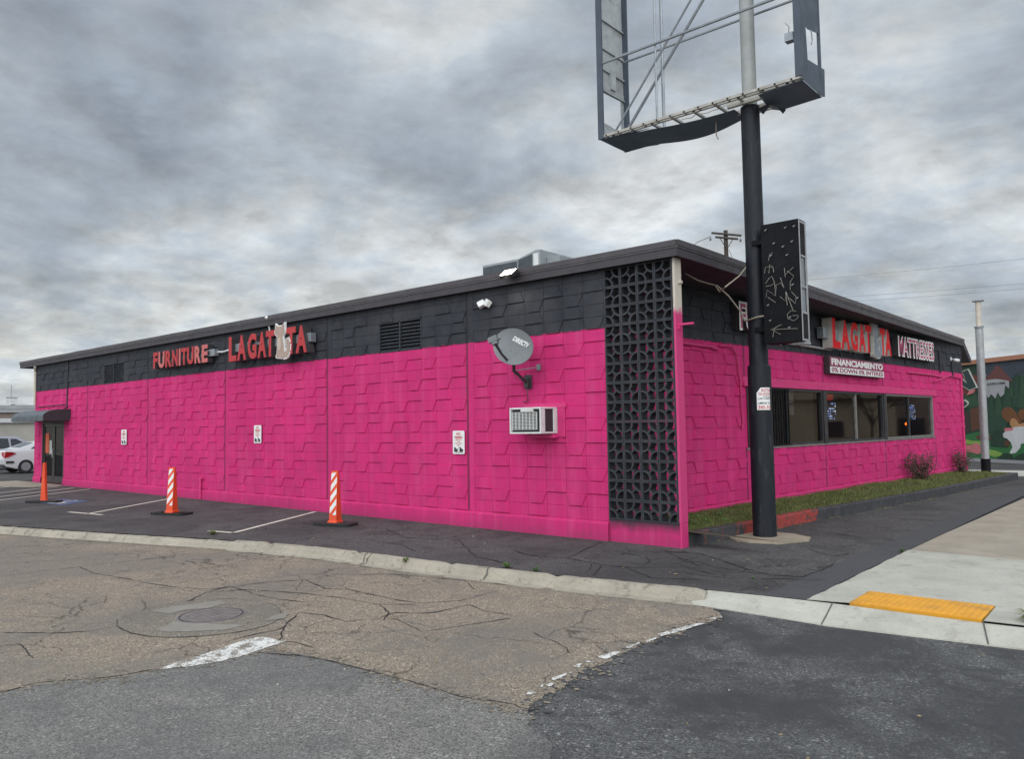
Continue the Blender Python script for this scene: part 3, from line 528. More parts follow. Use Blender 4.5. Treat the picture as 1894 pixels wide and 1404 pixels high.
flakes(RDARK, 'asphalt_brown', 130, 1, 0.10); flakes(RDARK, 'asphalt_dark', 160, 2, 0.08); flakes(BGREY[:14], 'asphalt_brown', 260, 3, 0.07); flakes(BGREY[:14], 'asphalt_patch', 300, 4, 0.07)
mb = MB()
for pts in ROAD_CRACKS: ribbon(mb, pts, 0.020, lambda x, y: rd(x)+0.0085)
for k in range(7):
    x = rc.uniform(-9, 1.2); y = rc.uniform(-7.5, kx(x)-0.7); a = rc.uniform(-0.5, 0.9); P = [(x, y)]
    if x > -2 and y < -5.9: continue
    for j in range(rc.randint(4, 8)):
        a += rc.uniform(-0.6, 0.6); x += 0.22*math.cos(a); y += 0.15*math.sin(a)
        if y > kx(x)-0.5 or x > 1.7: break
        P.append((x, y))
    if len(P) > 2: ribbon(mb, P, 0.013, lambda x, y: rd(x)+0.008)
setting(mb.build('road_cracks', 'crack_fill'))
# tar and oil spots
# ---- kerb: rolled concrete with a broken arris, in lengths
PROF = [(-0.03, -0.05), (0.0, 0.012), (0.05, 0.018), (0.10, 0.006), (0.14, -0.03), (0.165, -0.075), (0.19, -0.098), (0.30, -0.112), (0.33, -0.20)]
path = []
for a, b in zip(KERB, KERB[1:]):
    n = max(1, int(math.dist(a, b)/(0.10 if a[0] > -13 else 1.5)))
    for j in range(n): path.append((a[0]+(b[0]-a[0])*j/n, a[1]+(b[1]-a[1])*j/n))
path.append(KERB[-1])
mb = MB(); rows = []; acc = 0.0; nextj = 1.5
for k, p in enumerate(path):
    a = Vector(path[max(k-1, 0)]); b = Vector(path[min(k+1, len(path)-1)]); t = (b-a).normalized(); nn = Vector((t.y, -t.x))
    if k: acc += math.dist(path[k-1], p)
    row = []
    crk = 0.0
    if acc > nextj and p[0] > -13: crk = 1.0; nextj += 1.9+0.9*mnoise.noise(Vector((acc, 2, 1)))
    wide = 1.0+0.20*mnoise.noise(Vector((p[0]*0.7, 3, 4)))
    for (o, z) in PROF:
        e = mnoise.noise(Vector((p[0]*5.0, o*30, 7)))*0.012*(1 if 0 <= o < 0.18 else 0.3)
        oo = o*wide+(mnoise.noise(Vector((p[0]*3, o*9, 1)))*0.015 if o > -0.01 else 0)
        zz = z+e-(0.025*crk if -0.01 < o < 0.31 else 0)
        base = g(p[0], p[1]) if o < 0.17 else (g(p[0], p[1])*(1-(o-0.17)/0.16)+(rd(p[0])+0.12)*((o-0.17)/0.16))
        row.append((p[0]+nn.x*oo, p[1]+nn.y*oo, base+zz))
    rows.append(row)
for ra, rb in zip(rows, rows[1:]):
    for k in range(len(PROF)-1): mb.quad(ra[k], rb[k], rb[k+1], ra[k+1])
setting(mb.build('kerb', 'concrete_kerb', smooth=True))
mb = MB(); kr = random.Random(9)
for k in range(9):
    i = kr.randint(60, len(path)-4); p = Vector(path[i]); a = Vector(path[i-1]); t_ = (p-a).normalized(); nn = Vector((t_.y, -t_.x)); sk = kr.uniform(-0.5, 0.5)
    n = 8; prev = None
    for j in range(n+1):
        o = -0.01+0.33*j/n; zz = [q for q in PROF]
        for (o0, z0_), (o1, z1_) in zip(PROF, PROF[1:]):
            if o0 <= o <= o1: zz = z0_+(z1_-z0_)*(o-o0)/(o1-o0); break
        else: zz = -0.1
        c = p+nn*o+t_*(sk*o+kr.uniform(-0.02, 0.02)); w = kr.uniform(0.004, 0.011); z = g(p.x, p.y)*(1 if o < 0.17 else 0.8)+zz+0.014
        cur = ((c.x-t_.x*w, c.y-t_.y*w, z), (c.x+t_.x*w, c.y+t_.y*w, z))
        if prev: mb.quad(prev[0], prev[1], cur[1], cur[0])
        prev = cur
seam = []
for k, p in enumerate(path):
    if p[0] < -14: continue
    a = Vector(path[max(k-1, 0)]); b = Vector(path[min(k+1, len(path)-1)]); t_ = (b-a).normalized(); seam.append((p[0]+t_.y*0.325, p[1]-t_.x*0.325))
ribbon(mb, seam, 0.022, lambda x, y: rd(x)+0.016)
setting(mb.build('kerb_cracks', 'joint_grey'))
# ---- new concrete corner ramp and gutter, with the older pavement slabs beyond
mb = MB()
inner = [(1.61, -2.40), (2.15, -2.32), (2.64, -2.27), (2.90, -2.20), (4.18, -2.20), (5.6, -2.05), (7.5, -1.6)]
outer = [(1.50, -2.66), (2.15, -2.66), (2.84, -2.68), (2.95, -2.70), (4.30, -2.52), (5.7, -2.36), (7.7, -1.9)]
def zin(p): return -0.004 if p[0] < 2.9 else -0.014
for k in range(len(inner)-1):
    if k in (2,): pass
    a, b, c, d = inner[k], inner[k+1], outer[k+1], outer[k]
    m1 = tuple((a[i]*0.45+d[i]*0.55) for i in (0, 1)); m2 = tuple((b[i]*0.45+c[i]*0.55) for i in (0, 1))
    mb.quad((*a, zin(a)), (*b, zin(b)), (*m2, -0.075), (*m1, -0.075)); mb.quad((*m1, -0.075), (*m2, -0.075), (*c, rd(c[0])+0.012), (*d, rd(d[0])+0.012))
    mb.quad((*d, rd(d[0])+0.012), (*c, rd(c[0])+0.012), (c[0], c[1]-0.01, -0.2), (d[0], d[1]-0.01, -0.2))
o = setting(mb.build('gutter', 'concrete_new'))
mb = MB()
for (a, b) in (((2.87, -2.19), (2.93, -2.71)), ((4.19, -2.19), (4.28, -2.53)), ((1.60, -2.38), (1.49, -2.66))):
    n = 6
    for j in range(n):
        p = Vector(a).lerp(Vector(b), j/n); q = Vector(a).lerp(Vector(b), (j+1)/n); w = 0.007
        def zz(t): return (-0.012-(0.075-0.012)*min(1, t/0.55) if t < 0.55 else -0.075-(0.045)*(t-0.55)/0.45)+0.007
        mb.quad((p.x-w, p.y, zz(j/n)), (p.x+w, p.y, zz(j/n)), (q.x+w, q.y, zz((j+1)/n)), (q.x-w, q.y, zz((j+1)/n)))
for (a, b) in (((2.64, -2.262), (2.90, -2.195)), ((2.90, -2.195), (3.02, -2.165)), ((4.18, -2.195), (5.5, -2.06))):
    a = Vector(a); b = Vector(b); nn = Vector((-(b-a).y, (b-a).x)).normalized()*0.004
    mb.quad(*[(q.x, q.y, 0.006) for q in (a-nn, b-nn, b+nn, a+nn)])
setting(mb.build('pavement_joints', 'joint_grey'))
sw_edge = jitter_line([(2.625, -2.255), (2.64, -1.15), (2.64, 1.66)], 0.1, 0.010)
pts = sw_edge+[(5.7, 1.46), (5.7, -2.04), (4.19, -2.18), (4.18, -1.49), (3.01, -1.49), (3.02, -2.15), (2.9, -2.19)]
setting(sheet(pts, lambda x, y: 0.004 if y > -2.0 else 0.0).build('pavement', 'concrete_new'))
mb = MB(); ye = [1.665, 4.16, 5.95, 7.8, 9.7, 11.6, 13.6, 15.6, 17.6, 19.6, 21.6]
for k, (a, b) in enumerate(zip(ye, ye[1:])):
    e0 = 2.64+0.012*max(0, a-4); e1 = 2.64+0.012*max(0, b-4); dz = 0.004*mnoise.noise(Vector((k*3.7, 1, 2)))
    P = [(e0, a+0.012), (e1, b-0.012), (5.7, b-0.32), (5.7, a-0.30)]
    top_ = [(p[0], p[1], g(0, p[1])+0.006+dz) for p in P]; mb.poly(top_); 
    for i in range(4): mb.quad(top_[i], top_[(i+1) % 4], (P[(i+1) % 4][0], P[(i+1) % 4][1], -0.3), (P[i][0], P[i][1], -0.3))
setting(mb.build('pavement', 'concrete_old'))
mb = MB(); mb.quad((2.62, 1.5, -0.02), (2.62, 22, -0.125), (5.72, 22, -0.125), (5.72, 1.2, -0.02)); setting(mb.build('pavement_bed', 'crack_fill'))
# verge and street kerb past the pavement
mb = MB(); mb.quad((5.7, -1.9, 0.01), (6.7, -1.7, 0.01), (6.7, 21, -0.1), (5.7, 21, -0.1)); setting(mb.build('verge', 'soil'))
mb = MB(); mb.prism([(6.7, -1.8), (6.9, -1.75), (6.9, 21), (6.7, 21)], -0.3, 0.012, 'z'); setting(mb.build('street_kerb', 'concrete_old'))
# pale driveway and side street past the building
mb = MB(); mb.quad((-1.2, 20.3, -0.096), (9, 20.9, -0.098), (9, 24.2, -0.112), (-1.6, 24.2, -0.115)); setting(mb.build('driveway', 'concrete_far'))
# yellow tactile panel
t = thing('tactile_paving', 'yellow ribbed tactile panel set in the concrete corner ramp', 'tactile paving')
mb = MB(); mb.box(3.018, 4.172, -2.15, -1.492, -0.03, 0.007); mb.build('panel', 'tactile_yellow', t)
mb = MB()
for k in range(19):
    x = 3.03+k*0.0605; mb.prism([(x, 0.0065), (x+0.042, 0.0065), (x+0.034, 0.013), (x+0.008, 0.013)], -2.14, -1.502, 'y')
o = mb.build('ribs', 'tactile_yellow', t)
# painted markings
def band(mb, a, b, w, zf):
    a = Vector(a); b = Vector(b); nn = Vector((-(b-a).y, (b-a).x)).normalized()*w/2; n = max(1, int((b-a).length/0.5))
    for k in range(n):
        p = a.lerp(b, k/n); q = a.lerp(b, (k+1)/n)
        mb.poly([(v.x, v.y, zf(v.x, v.y)) for v in (p+nn, p-nn, q-nn, q+nn)])
zl = lambda x, y: g(x, y)+0.008
mb = MB(); band(mb, (-8.82, -0.12), (-7.16, -3.0), 0.10, zl); band(mb, (-7.18, -3.02), (-7.78, -3.14), 0.10, zl)
band(mb, (-15.1, -0.15), (-12.8, -3.28), 0.10, zl); band(mb, (-13.62, -3.36), (-12.3, -3.16), 0.10, zl)
band(mb, (-20.6, -0.2), (-18.2, -3.9), 0.10, zl); band(mb, (-24.96, -0.39), (-23.2, -2.9), 0.10, zl); band(mb, (-22.9, -0.3), (-20.9, -3.4), 0.10, zl); band(mb, (-21.6, -0.3), (-19.5, -3.5), 0.10, zl)
band(mb, (-26.6, -1.2), (-25.6, -2.8), 0.10, zl); band(mb, (-34, -1.4), (-28.4, -0.5), 0.11, zl)
setting(mb.build('parking_lines', 'paint_stall'))
mb = MB(); mb.poly([(p[0], p[1], g(p[0], p[1])+0.008) for p in ((-16.95, -2.95), (-17.5, -2.1), (-16.15, -1.95), (-15.5, -2.85))]); setting(mb.build('accessible_bay_mark', 'paint_blue'))
mb = MB(); c0 = Vector((-16.45, -2.52)); 
ring = [(c0.x+0.26*math.cos(w), c0.y-0.03+0.24*math.sin(w)) for w in [math.radians(a) for a in range(150, 400, 18)]]
for a, b in zip(ring, ring[1:]): band(mb, a, b, 0.07, lambda x, y: g(x, y)+0.012)
band(mb, (c0.x-0.12, c0.y+0.30), (c0.x-0.05, c0.y), 0.08, lambda x, y: g(x, y)+0.012); band(mb, (c0.x-0.05, c0.y), (c0.x+0.25, c0.y+0.02), 0.08, lambda x, y: g(x, y)+0.0125); band(mb, (c0.x+0.25, c0.y+0.02), (c0.x+0.40, c0.y-0.22), 0.08, lambda x, y: g(x, y)+0.012)
mb.poly([(c0.x-0.14+0.07*math.cos(w), c0.y+0.40+0.06*math.sin(w), g(c0.x, 0)+0.0125) for w in [k*math.pi/6 for k in range(12)]])
setting(mb.build('accessible_symbol', 'paint_stall'))
setting(sheet(jitter_line(STOPBAR, 0.05, 0.02, True), lambda x, y: rd(x)+0.0095).build('stop_line', 'paint_white'))
mb = MB()
for P in WSTRIPE: mb.add(sheet(jitter_line(P, 0.02, 0.009, True), lambda x, y: rd(x)+0.0095))
setting(mb.build('worn_edge_line', 'paint_white'))
# manhole
cx, cy = -2.17, -6.12; zb = rd(cx)
rim = [(cx-0.05+0.86*(1+0.05*math.sin(3*w+1))*math.cos(w), cy-0.08+0.80*(1+0.05*math.cos(2*w))*math.sin(w)) for w in [2*math.pi*k/60 for k in range(60)]]
setting(sheet(rim, lambda x, y: rd(x)+0.008).build('road_patch', 'asphalt_patch'))
mb = MB()
for pa in ([(-2.9, -6.45), (-2.95, -6.2), (-2.72, -5.75), (-2.55, -5.75), (-2.5, -6.0), (-2.62, -6.15), (-2.6, -6.35)], [(-2.5, -6.25), (-2.25, -6.47), (-1.85, -6.3), (-1.5, -6.12), (-1.5, -6.35), (-1.75, -6.65), (-2.1, -6.78), (-2.15, -6.6)], [(-1.62, -5.6), (-1.45, -5.72), (-1.5, -5.95), (-1.6, -5.8)]):
    mb.add(sheet(jitter_line(pa, 0.05, 0.04, True), lambda x, y: rd(x)+0.0115))
setting(mb.build('mortar_patch', 'concrete_collar'))
mb = MB(); ribbon(mb, rim+[rim[0]], 0.012, lambda x, y: rd(x)+0.011); setting(mb.build('patch_seam', 'crack_fill'))
t = thing('manhole_cover', 'round cast iron manhole cover in a patched circle of the brown road', 'manhole cover', (cx, cy, zb))
mb = MB(); n = 48
mb.tube([(0, 0, -0.05), (0, 0, 0.014)], 0.345, n); mb.build('frame', 'iron', t, bevel=0.004)
mb = MB(); mb.tube([(0, 0, 0.0), (0, 0, 0.0175)], 0.30, n)
for i in range(-4, 5):
    for j in range(-4, 5):
        x, y = i*0.062+(0.031 if j % 2 else 0), j*0.062
        if math.hypot(x, y) < 0.265: mb.box(x-0.024, x+0.024, y-0.02, y+0.02, 0.017, 0.023)
mb.build('lid', 'iron', t)
mb = MB(); n = 48
for k in range(n):
    a = 2*math.pi*k/n; b = 2*math.pi*(k+1)/n
    mb.quad((0.309*math.cos(a), 0.309*math.sin(a), 0.0185), (0.309*math.cos(b), 0.309*math.sin(b), 0.0185), (0.318*math.cos(b), 0.318*math.sin(b), 0.0185), (0.318*math.cos(a), 0.318*math.sin(a), 0.0185))
mb.build('seam', 'crack_fill', t)
# pad under the pole
pad = jitter_line([(-0.02, 1.45), (0.1, 1.95), (0.35, 2.3), (0.8, 2.25), (1.14, 2.02), (1.22, 1.75), (0.98, 1.2), (0.55, 1.08), (0.25, 1.2)], 0.08, 0.02, True)
mb = MB(); mb.prism(pad, -0.05, 0.022, 'z'); o = mb.build('concrete_pad', 'concrete_pad'); setting(o)
# ================================================================== THE STORE
B = thing('store_building', 'long single storey block shop painted hot pink below and charcoal above', 'building')
def block_wall(x0, x1, z0, ztop, panels, strip, nrows, holes, seed, vertical_mirror=False, cell=0.4064):
    """shadow block in stack bond facing -y: flat cells plus raised trapezoids that point up and down in turn, panel joints between"""
    rg = random.Random(seed); mb = MB(); CH = 0.2032; B_ = 0.019
    def blocked(a, b, c, d):
        for (h0, h1, h2, h3) in holes:
            if a < h1-0.02 and b > h0+0.02 and c < h3-0.02 and d > h2+0.02: return (h0, h1, h2, h3)
        return None
    rows = [(z0+k*CH, min(ztop, z0+(k+1)*CH)) for k in range(int(math.ceil((ztop-z0)/CH-0.02)))]
    for pi, (pa, pb) in enumerate(panels):
        s = strip if pi or not vertical_mirror else 0.0
        # smooth strip beside the joint
        if s > 0.02:
            segs = [(z0, ztop)]
            for h in holes:
                if pa+0.02 < h[1]-0.02 and pa+s > h[0]+0.02:
                    segs = [q for sg in segs for q in ((sg[0], min(sg[1], h[2])), (max(sg[0], h[3]), sg[1])) if q[1]-q[0] > 0.02]
            for sg in segs: mb.box(pa+0.028, pa+s, 0.002, 0.03, sg[0], sg[1])
        n = max(1, round((pb-pa-s-0.02)/cell)); cw = (pb-pa-s)/n
        if pb-pa < 0.3: continue
        for ri, (za, zb) in enumerate(rows):
            for ci in range(n):
                xa = pa+s+ci*cw; xb = xa+cw; ca, cb, cc, cd = xa, xb, za, zb
                h = blocked(xa, xb, za, zb)
                if h:
                    if h[1] < xb-0.05: ca = h[1]
                    elif h[0] > xa+0.05: cb = h[0]
                    elif h[3] < zb-0.03: cc = h[3]
                    elif h[2] > za+0.03: cd = h[2]
                    else: continue
                gp = 0.0035; j = rg.uniform(-0.0018, 0.0018); yb_ = 0.004+j
                q = [(ca+gp, cc+gp), (cb-gp, cc+gp), (cb-gp, cd-gp), (ca+gp, cd-gp)]
                F = [(p[0], yb_, p[1]) for p in q]; Bk = [(p[0]+(0.002 if i in (1, 2) else -0.002), 0.016, p[1]+(0.002 if i > 1 else -0.002)) for i, p in enumerate(q)]
                mb.poly(F)
                for i in range(4): mb.quad(F[i], F[(i+1) % 4], Bk[(i+1) % 4], Bk[i])
                # raised trapezoid
                full = (ca, cb, cc, cd) == (xa, xb, za, zb) and zb-za > 0.19
                pr = (nrows-ri-1)//2; up = ((nrows-ri) % 2 == 1)
                odd = ((ci+pr) % 2 == 0)
                if full and (odd if up else not odd) and (xb-xa) > 0.3:
                    ins = 0.092; e = 0.004
                    if up: T = [(xa+e, za+e), (xb-e, za+e), (xb-ins, zb-e), (xa+ins, zb-e)]
                    else: T = [(xa+ins, za+e), (xb-ins, za+e), (xb-e, zb-e), (xa+e, zb-e)]
                    if rg.random() < 0.13: continue
                    hgt = B_*rg.uniform(0.75, 1.1); bv = 0.004
                    cxm = sum(p[0] for p in T)/4; czm = sum(p[1] for p in T)/4
                    top_ = [(p[0]+(bv if p[0] < cxm else -bv), yb_-hgt, p[1]+(0.009 if p[1] < czm else -0.009)) for p in T]; bot = [(p[0], yb_, p[1]) for p in T]
                    mb.poly(top_)
                    for i in range(4): mb.quad(top_[i], top_[(i+1) % 4], bot[(i+1) % 4], bot[i])
    # mortar plane behind, and the inner face, with the openings cut
    xe = sorted(set([x0, x1]+[h[k] for h in holes for k in (0, 1)])); ze = sorted(set([z0-0.4, ztop]+[h[k] for h in holes for k in (2, 3)]))
    for a, b in zip(xe, xe[1:]):
        for c, d in zip(ze, ze[1:]):
            if any(h[0]-1e-4 <= a and b <= h[1]+1e-4 and h[2]-1e-4 <= c and d <= h[3]+1e-4 for h in holes): continue
            for y in (0.014, 0.20): mb.quad((a, y, c), (b, y, c), (b, y, d), (a, y, d))
    for h in holes:
        for (p, q) in (((h[0], h[2]), (h[1], h[2])), ((h[1], h[2]), (h[1], h[3])), ((h[1], h[3]), (h[0], h[3])), ((h[0], h[3]), (h[0], h[2]))):
            mb.quad((p[0], 0.003, p[1]), (q[0], 0.003, q[1]), (q[0], 0.2, q[1]), (p[0], 0.2, p[1]))
    return mb
Z0 = PAINT_Z-15*0.2032; ZT = 4.315
LJ = [-26.2, -21.46, -17.14, -12.84, -8.55, -4.30, -1.26]
VENTS = [(-6.78, -5.52, 3.362, 3.972), (-20.2, -18.82, 3.362, 3.972)]
DOOR = (-25.42, -23.40, 0.08, 2.30); ACH = (-2.95, -2.32, 1.72, 2.13)
block_wall(-26.2, -1.26, Z0, ZT, list(zip(LJ, LJ[1:])), 0.17, 15, VENTS+[DOOR, ACH], 11).build('wall', 'wall_paint', B)
mb = MB()   # smooth curb course under the blocks, chipped along its top
def curb(xa, xb):
    n = max(1, int((xb-xa)/0.25))
    for k in range(n):
        a = xa+(xb-xa)*k/n; b = xa+(xb-xa)*(k+1)/n
        def pr(x):
            e = 0.010*mnoise.noise(Vector((x*2.2, 4, 1))); return [(x, -0.028+e, -0.3), (x, -0.028+e, Z0-0.05+e), (x, -0.018+e, Z0-0.02+1.2*e), (x, 0.012, Z0-0.004)]
        A_, B2 = pr(a), pr(b)
        for i in range(3): mb.quad(A_[i], B2[i], B2[i+1], A_[i+1])
curb(-26.2, DOOR[0]); mb.build('curb', 'wall_paint', B)
mb = MB(); curb(DOOR[1], -1.26); mb.build('curb', 'wall_paint', B)
for x in LJ[1:-1]: MB().box(x-0.022, x+0.030, 0.0, 0.016, Z0, ZT).build('panel_joint', 'joint_paint', B)
# end wall and rear wall
mb = MB(); mb.box(-26.2, -26.0, 0.014, 19.8, -0.3, ZT); mb.box(-26.0, -6.0, 19.6, 19.8, -0.3, ZT)
e1 = fpt(19.5); e2 = fpt(19.5, -0.2); mb.poly([(e1.x, e1.y, -0.3), (e1.x, 23.8, -0.3), (e1.x, 23.8, ZT), (e1.x, e1.y, ZT)]) if False else None
mb.prism([(fpt(19.5).x, fpt(19.5).y), (fpt(19.5, -0.2).x, fpt(19.5, -0.2).y), (-6.0, fpt(19.5).y-0.1), (-6.0, fpt(19.5).y+0.1)], -0.3, ZT, 'z')
mb.build('rear_wall', 'wall_paint', B)
mb = MB(); mb.quad((-26, 0.3, 0.02), (-0.2, 0.3, 0.02), (-0.2, 19.3, 0.02), (-26, 19.3, 0.02)); mb.quad((-26, 5.2, 0.02), (-1, 5.2, 0.02), (-1, 5.2, ZT), (-26, 5.2, ZT)) if False else None
mb.quad((-6.5, 0.3, 0.02), (-6.5, 19.3, 0.02), (-6.5, 19.3, ZT), (-6.5, 0.3, ZT)); mb.build('inner_partition', 'interior_dark', B)
# front wall, in its own turned frame
FR = bpy.data.objects.new('front_wall_frame', None)
def front_child(o): o.location = (FRONT_X0, 0, 0); o.rotation_euler = (0, 0, FRZ); return o
bpy.data.objects.remove(FR)
FJ = [0.0, 4.49, 8.25, 12.10, 16.35, 19.52]; WZ = (Z0+5*0.2032, Z0+11*0.2032)
WINS = [(4.56, 8.16), (8.34, 12.03), (12.22, 16.20)]
WH = [(a, b, WZ[0], WZ[1]) for a, b in WINS]
front_child(block_wall(0.0, 19.52, Z0, ZT, list(zip(FJ, FJ[1:])), 0.15, 15, WH, 23).build('front_wall', 'wall_paint', B))
mb = MB(); curb(0.0, 19.52); front_child(mb.build('front_curb', 'wall_paint', B))
for x in FJ[1:-1]:
    for za, zb in ((Z0, WZ[0]), (WZ[1]+0.12, PAINT_Z+0.9)): front_child(MB().box(x-0.022, x+0.03, 0.0, 0.016, za, zb).build('panel_joint', 'joint_paint', B))
mb = MB(); mb.box(4.40, 16.55, -0.05, 0.0, WZ[1]+0.006, WZ[1]+0.085); mb.box(4.42, 16.5, -0.02, 0.0, WZ[1]+0.085, WZ[1]+0.20)
front_child(mb.build('lintel', 'pink_trim', B, bevel=0.006))
for a, b in ((8.16, 8.34), (12.03, 12.22)): front_child(MB().box(a+0.01, b-0.01, -0.035, 0.10, WZ[0]-0.01, WZ[1]+0.004).build('pier', 'frame_dark', B, bevel=0.006))
mb = MB()
n = 60
for k in range(n):
    a = 4.5+(16.3-4.5)*k/n; b = 4.5+(16.3-4.5)*(k+1)/n; e = 0.012*mnoise.noise(Vector((k*0.9, 1, 1)))
    mb.box(a, b, -0.022+e, 0.05, WZ[0]-0.045+0.5*e, WZ[0]-0.004+e)
front_child(mb.build('sill', 'frame_alu', B))
for i, ((a, b), ml) in enumerate(zip(WINS, (6.38, 10.20, 14.10))):
    f = MB(); y0, y1 = -0.015, 0.09
    for (c, d, e, h) in ((a, a+0.06, WZ[0], WZ[1]), (b-0.06, b, WZ[0], WZ[1]), (a+0.06, b-0.06, WZ[0], WZ[0]+0.05), (a+0.06, b-0.06, WZ[1]-0.05, WZ[1])): f.box(c, d, y0, y1, e, h)
    if i == 2: pass
    w = front_child(f.build('window', 'frame_alu' if i == 2 else 'frame_dark', B, bevel=0.004))
    for (c, d) in ((a+0.06, ml-0.035), (ml+0.035, b-0.06)):
        p = MB(); p.quad((c, 0.048, WZ[0]+0.05), (d, 0.048, WZ[0]+0.05), (d, 0.048, WZ[1]-0.05), (c, 0.048, WZ[1]-0.05)); p.build('pane', 'window_glass', w, recalc=False)
    p = MB(); p.box(ml-0.035, ml+0.035, 0.005, 0.085, WZ[0]+0.05, WZ[1]-0.05); p.build('mullion', 'frame_alu' if i == 1 else 'frame_dark', w, bevel=0.004)
    if i == 0:
        p = MB(); p.box(4.66, 8.05, 0.16, 0.17, WZ[0]+0.03, WZ[1]-0.04); p.build('tan_screen', 'interior_tan', w)
        p = MB(); p.box(6.48, 6.98, 0.140, 0.146, 1.98, 2.20); p.box(6.48, 6.96, 0.140, 0.146, 2.23, 2.50); p.build('paper_notice', 'paper', w)
        p = MB()
        for k in range(15):
            x = 4.66+k*0.118
            if 5.0 < x < 5.35: continue
            p.box(x, x+0.03, -0.045, -0.02, WZ[0]+0.02, WZ[1]-0.01)
        p.box(4.6, 6.4, -0.05, -0.02, WZ[1]-0.04, WZ[1]-0.015); p.box(4.6, 6.4, -0.05, -0.02, WZ[0]+0.01, WZ[0]+0.035); p.build('folding_grille', 'black_metal', w)
# wing of pierced screen block
def breeze(mb, ox, oz, flip):
    C_ = 0.3048; e = 0.022; d0, d1 = 0.0, 0.19; gp = 0.0025
    for (a, b, c, d) in ((gp, e, gp, C_-gp), (C_-e, C_-gp, gp, C_-gp), (e, C_-e, gp, e), (e, C_-e, C_-e, C_-gp)): mb.box(ox+a, ox+b, d0, d1, oz+c, oz+d)
    R1, R0 = 0.148, 0.120; ys = (0.008, 0.182)
    cs = [((e, C_-e), -90), ((C_-e, e), 90)] if flip else [((C_-e, C_-e), 180), ((e, e), 0)]
    for (c, a0) in cs:
        n = 7
        for k in range(n):
            w0 = math.radians(a0+90*k/n); w1 = math.radians(a0+90*(k+1)/n)
            q = [(ox+c[0]+r*math.cos(w), oz+c[1]+r*math.sin(w)) for r, w in ((R0, w0), (R1, w0), (R1, w1), (R0, w1))]
            for y in ys: mb.poly([(p[0], y, p[1]) for p in q])
            mb.quad((q[0][0], ys[0], q[0][1]), (q[3][0], ys[0], q[3][1]), (q[3][0], ys[1], q[3][1]), (q[0][0], ys[1], q[0][1]))
            mb.quad((q[1][0], ys[0], q[1][1]), (q[2][0], ys[0], q[2][1]), (q[2][0], ys[1], q[2][1]), (q[1][0], ys[1], q[1][1]))
    s = 1 if not flip else -1
    c1 = Vector((e, e)) if not flip else Vector((C_-e, e)); c2 = Vector((C_-e, C_-e)) if not flip else Vector((e, C_-e))
    dv = (c2-c1).normalized(); nn = Vector((-dv.y, dv.x))*0.014; p, q = c1+dv*(R1-0.004), c2-dv*(R1-0.004)
    mb.prism([(ox+v.x, oz+v.y) for v in (p+nn, p-nn, q-nn, q+nn)], ys[0], ys[1], 'y')
mb = MB(); SX0, SZ0 = -1.262, 0.345
for i in range(4):
    for j in range(13): breeze(mb, SX0+i*0.3048, SZ0+j*0.3048, (i+j) % 2 == 1)
mb.build('pierced_screen', 'charcoal_paint', B)
mb = MB(); mb.box(-1.262, -0.012, 0.008, 0.192, -0.2, SZ0-0.003); mb.build('screen_curb', 'screen_base_paint', B, bevel=0.01)
mb = MB(); mb.box(-0.043, -0.004, 0.003, 0.197, SZ0, ZT); mb.build('screen_jamb', 'charcoal_paint', B)
mb = MB(); mb.box(-0.030, 0.006, -0.004, 0.205, 0.36, ZT-0.002); mb.build('end_trim', 'end_trim', B, bevel=0.004)
mb = MB(); mb.box(-0.025, 0.004, -0.002, 0.203, -0.2, 0.357); mb.build('end_curb', 'pink_trim', B, bevel=0.008)
mb = MB(); mb.box(0.006, 0.26, 0.05, 0.085, 3.285, 3.315); mb.box(0.006, 0.04, 0.04, 0.095, 3.23, 3.31); mb.build('bracket', 'pink_trim', B)
mb = MB(); mb.box(0.006, 0.05, 0.10, 0.16, 3.93, 3.97); mb.build('bracket', 'cream_trim', B)
# roof: slab, fascia boards and metal cap
RE = [(-27.45, -0.12), (0.12, -0.12), (0.17, 19.62), (-27.45, 20.1)]
mb = MB(); mb.prism([(p[0]+(0.03 if p[0] < 0 else -0.03), p[1]+(0.03 if p[1] < 5 else -0.03)) for p in RE], ZT+0.004, ZT+0.21, 'z'); mb.build('roof', 'soffit_paint', B)
def edge_run(a, b, z0, z1, o0, o1, mb, wob=0.0):
    a = Vector(a); b = Vector(b); d = (b-a).normalized(); nn = Vector((d.y, -d.x)); n = max(1, int((b-a).length/0.9)) if wob else 1
    for k in range(n):
        p = a.lerp(b, k/n); q = a.lerp(b, (k+1)/n)
        w0 = wob*mnoise.noise(Vector((p.x*0.8, p.y*0.8, 3))); w1 = wob*mnoise.noise(Vector((q.x*0.8, q.y*0.8, 3)))
        A_ = [(p+nn*o0), (p+nn*o1)]; B_ = [(q+nn*o0), (q+nn*o1)]
        P = [(A_[0].x, A_[0].y, z0), (A_[1].x, A_[1].y, z0), (A_[1].x, A_[1].y, z1+w0), (A_[0].x, A_[0].y, z1+w0)]; Q = [(B_[0].x, B_[0].y, z0), (B_[1].x, B_[1].y, z0), (B_[1].x, B_[1].y, z1+w1), (B_[0].x, B_[0].y, z1+w1)]
        for i in range(4): mb.quad(P[i], Q[i], Q[(i+1) % 4], P[(i+1) % 4])
        if k == 0: mb.poly(P)
        if k == n-1: mb.poly(Q)
mb = MB()
for a, b in zip(RE, RE[1:]+RE[:1]): edge_run(a, b, ZT-0.012, ZT+0.135, -0.03, 0.0, mb)
mb.build('fascia', 'fascia_paint', B)
mb = MB()
for a, b in zip(RE, RE[1:]+RE[:1]): edge_run(a, b, ZT+0.137, ZT+0.225, -0.05, 0.028, mb, 0.012)
mb.build('roof_edge_cap', 'fascia_cap', B)
mb = MB()
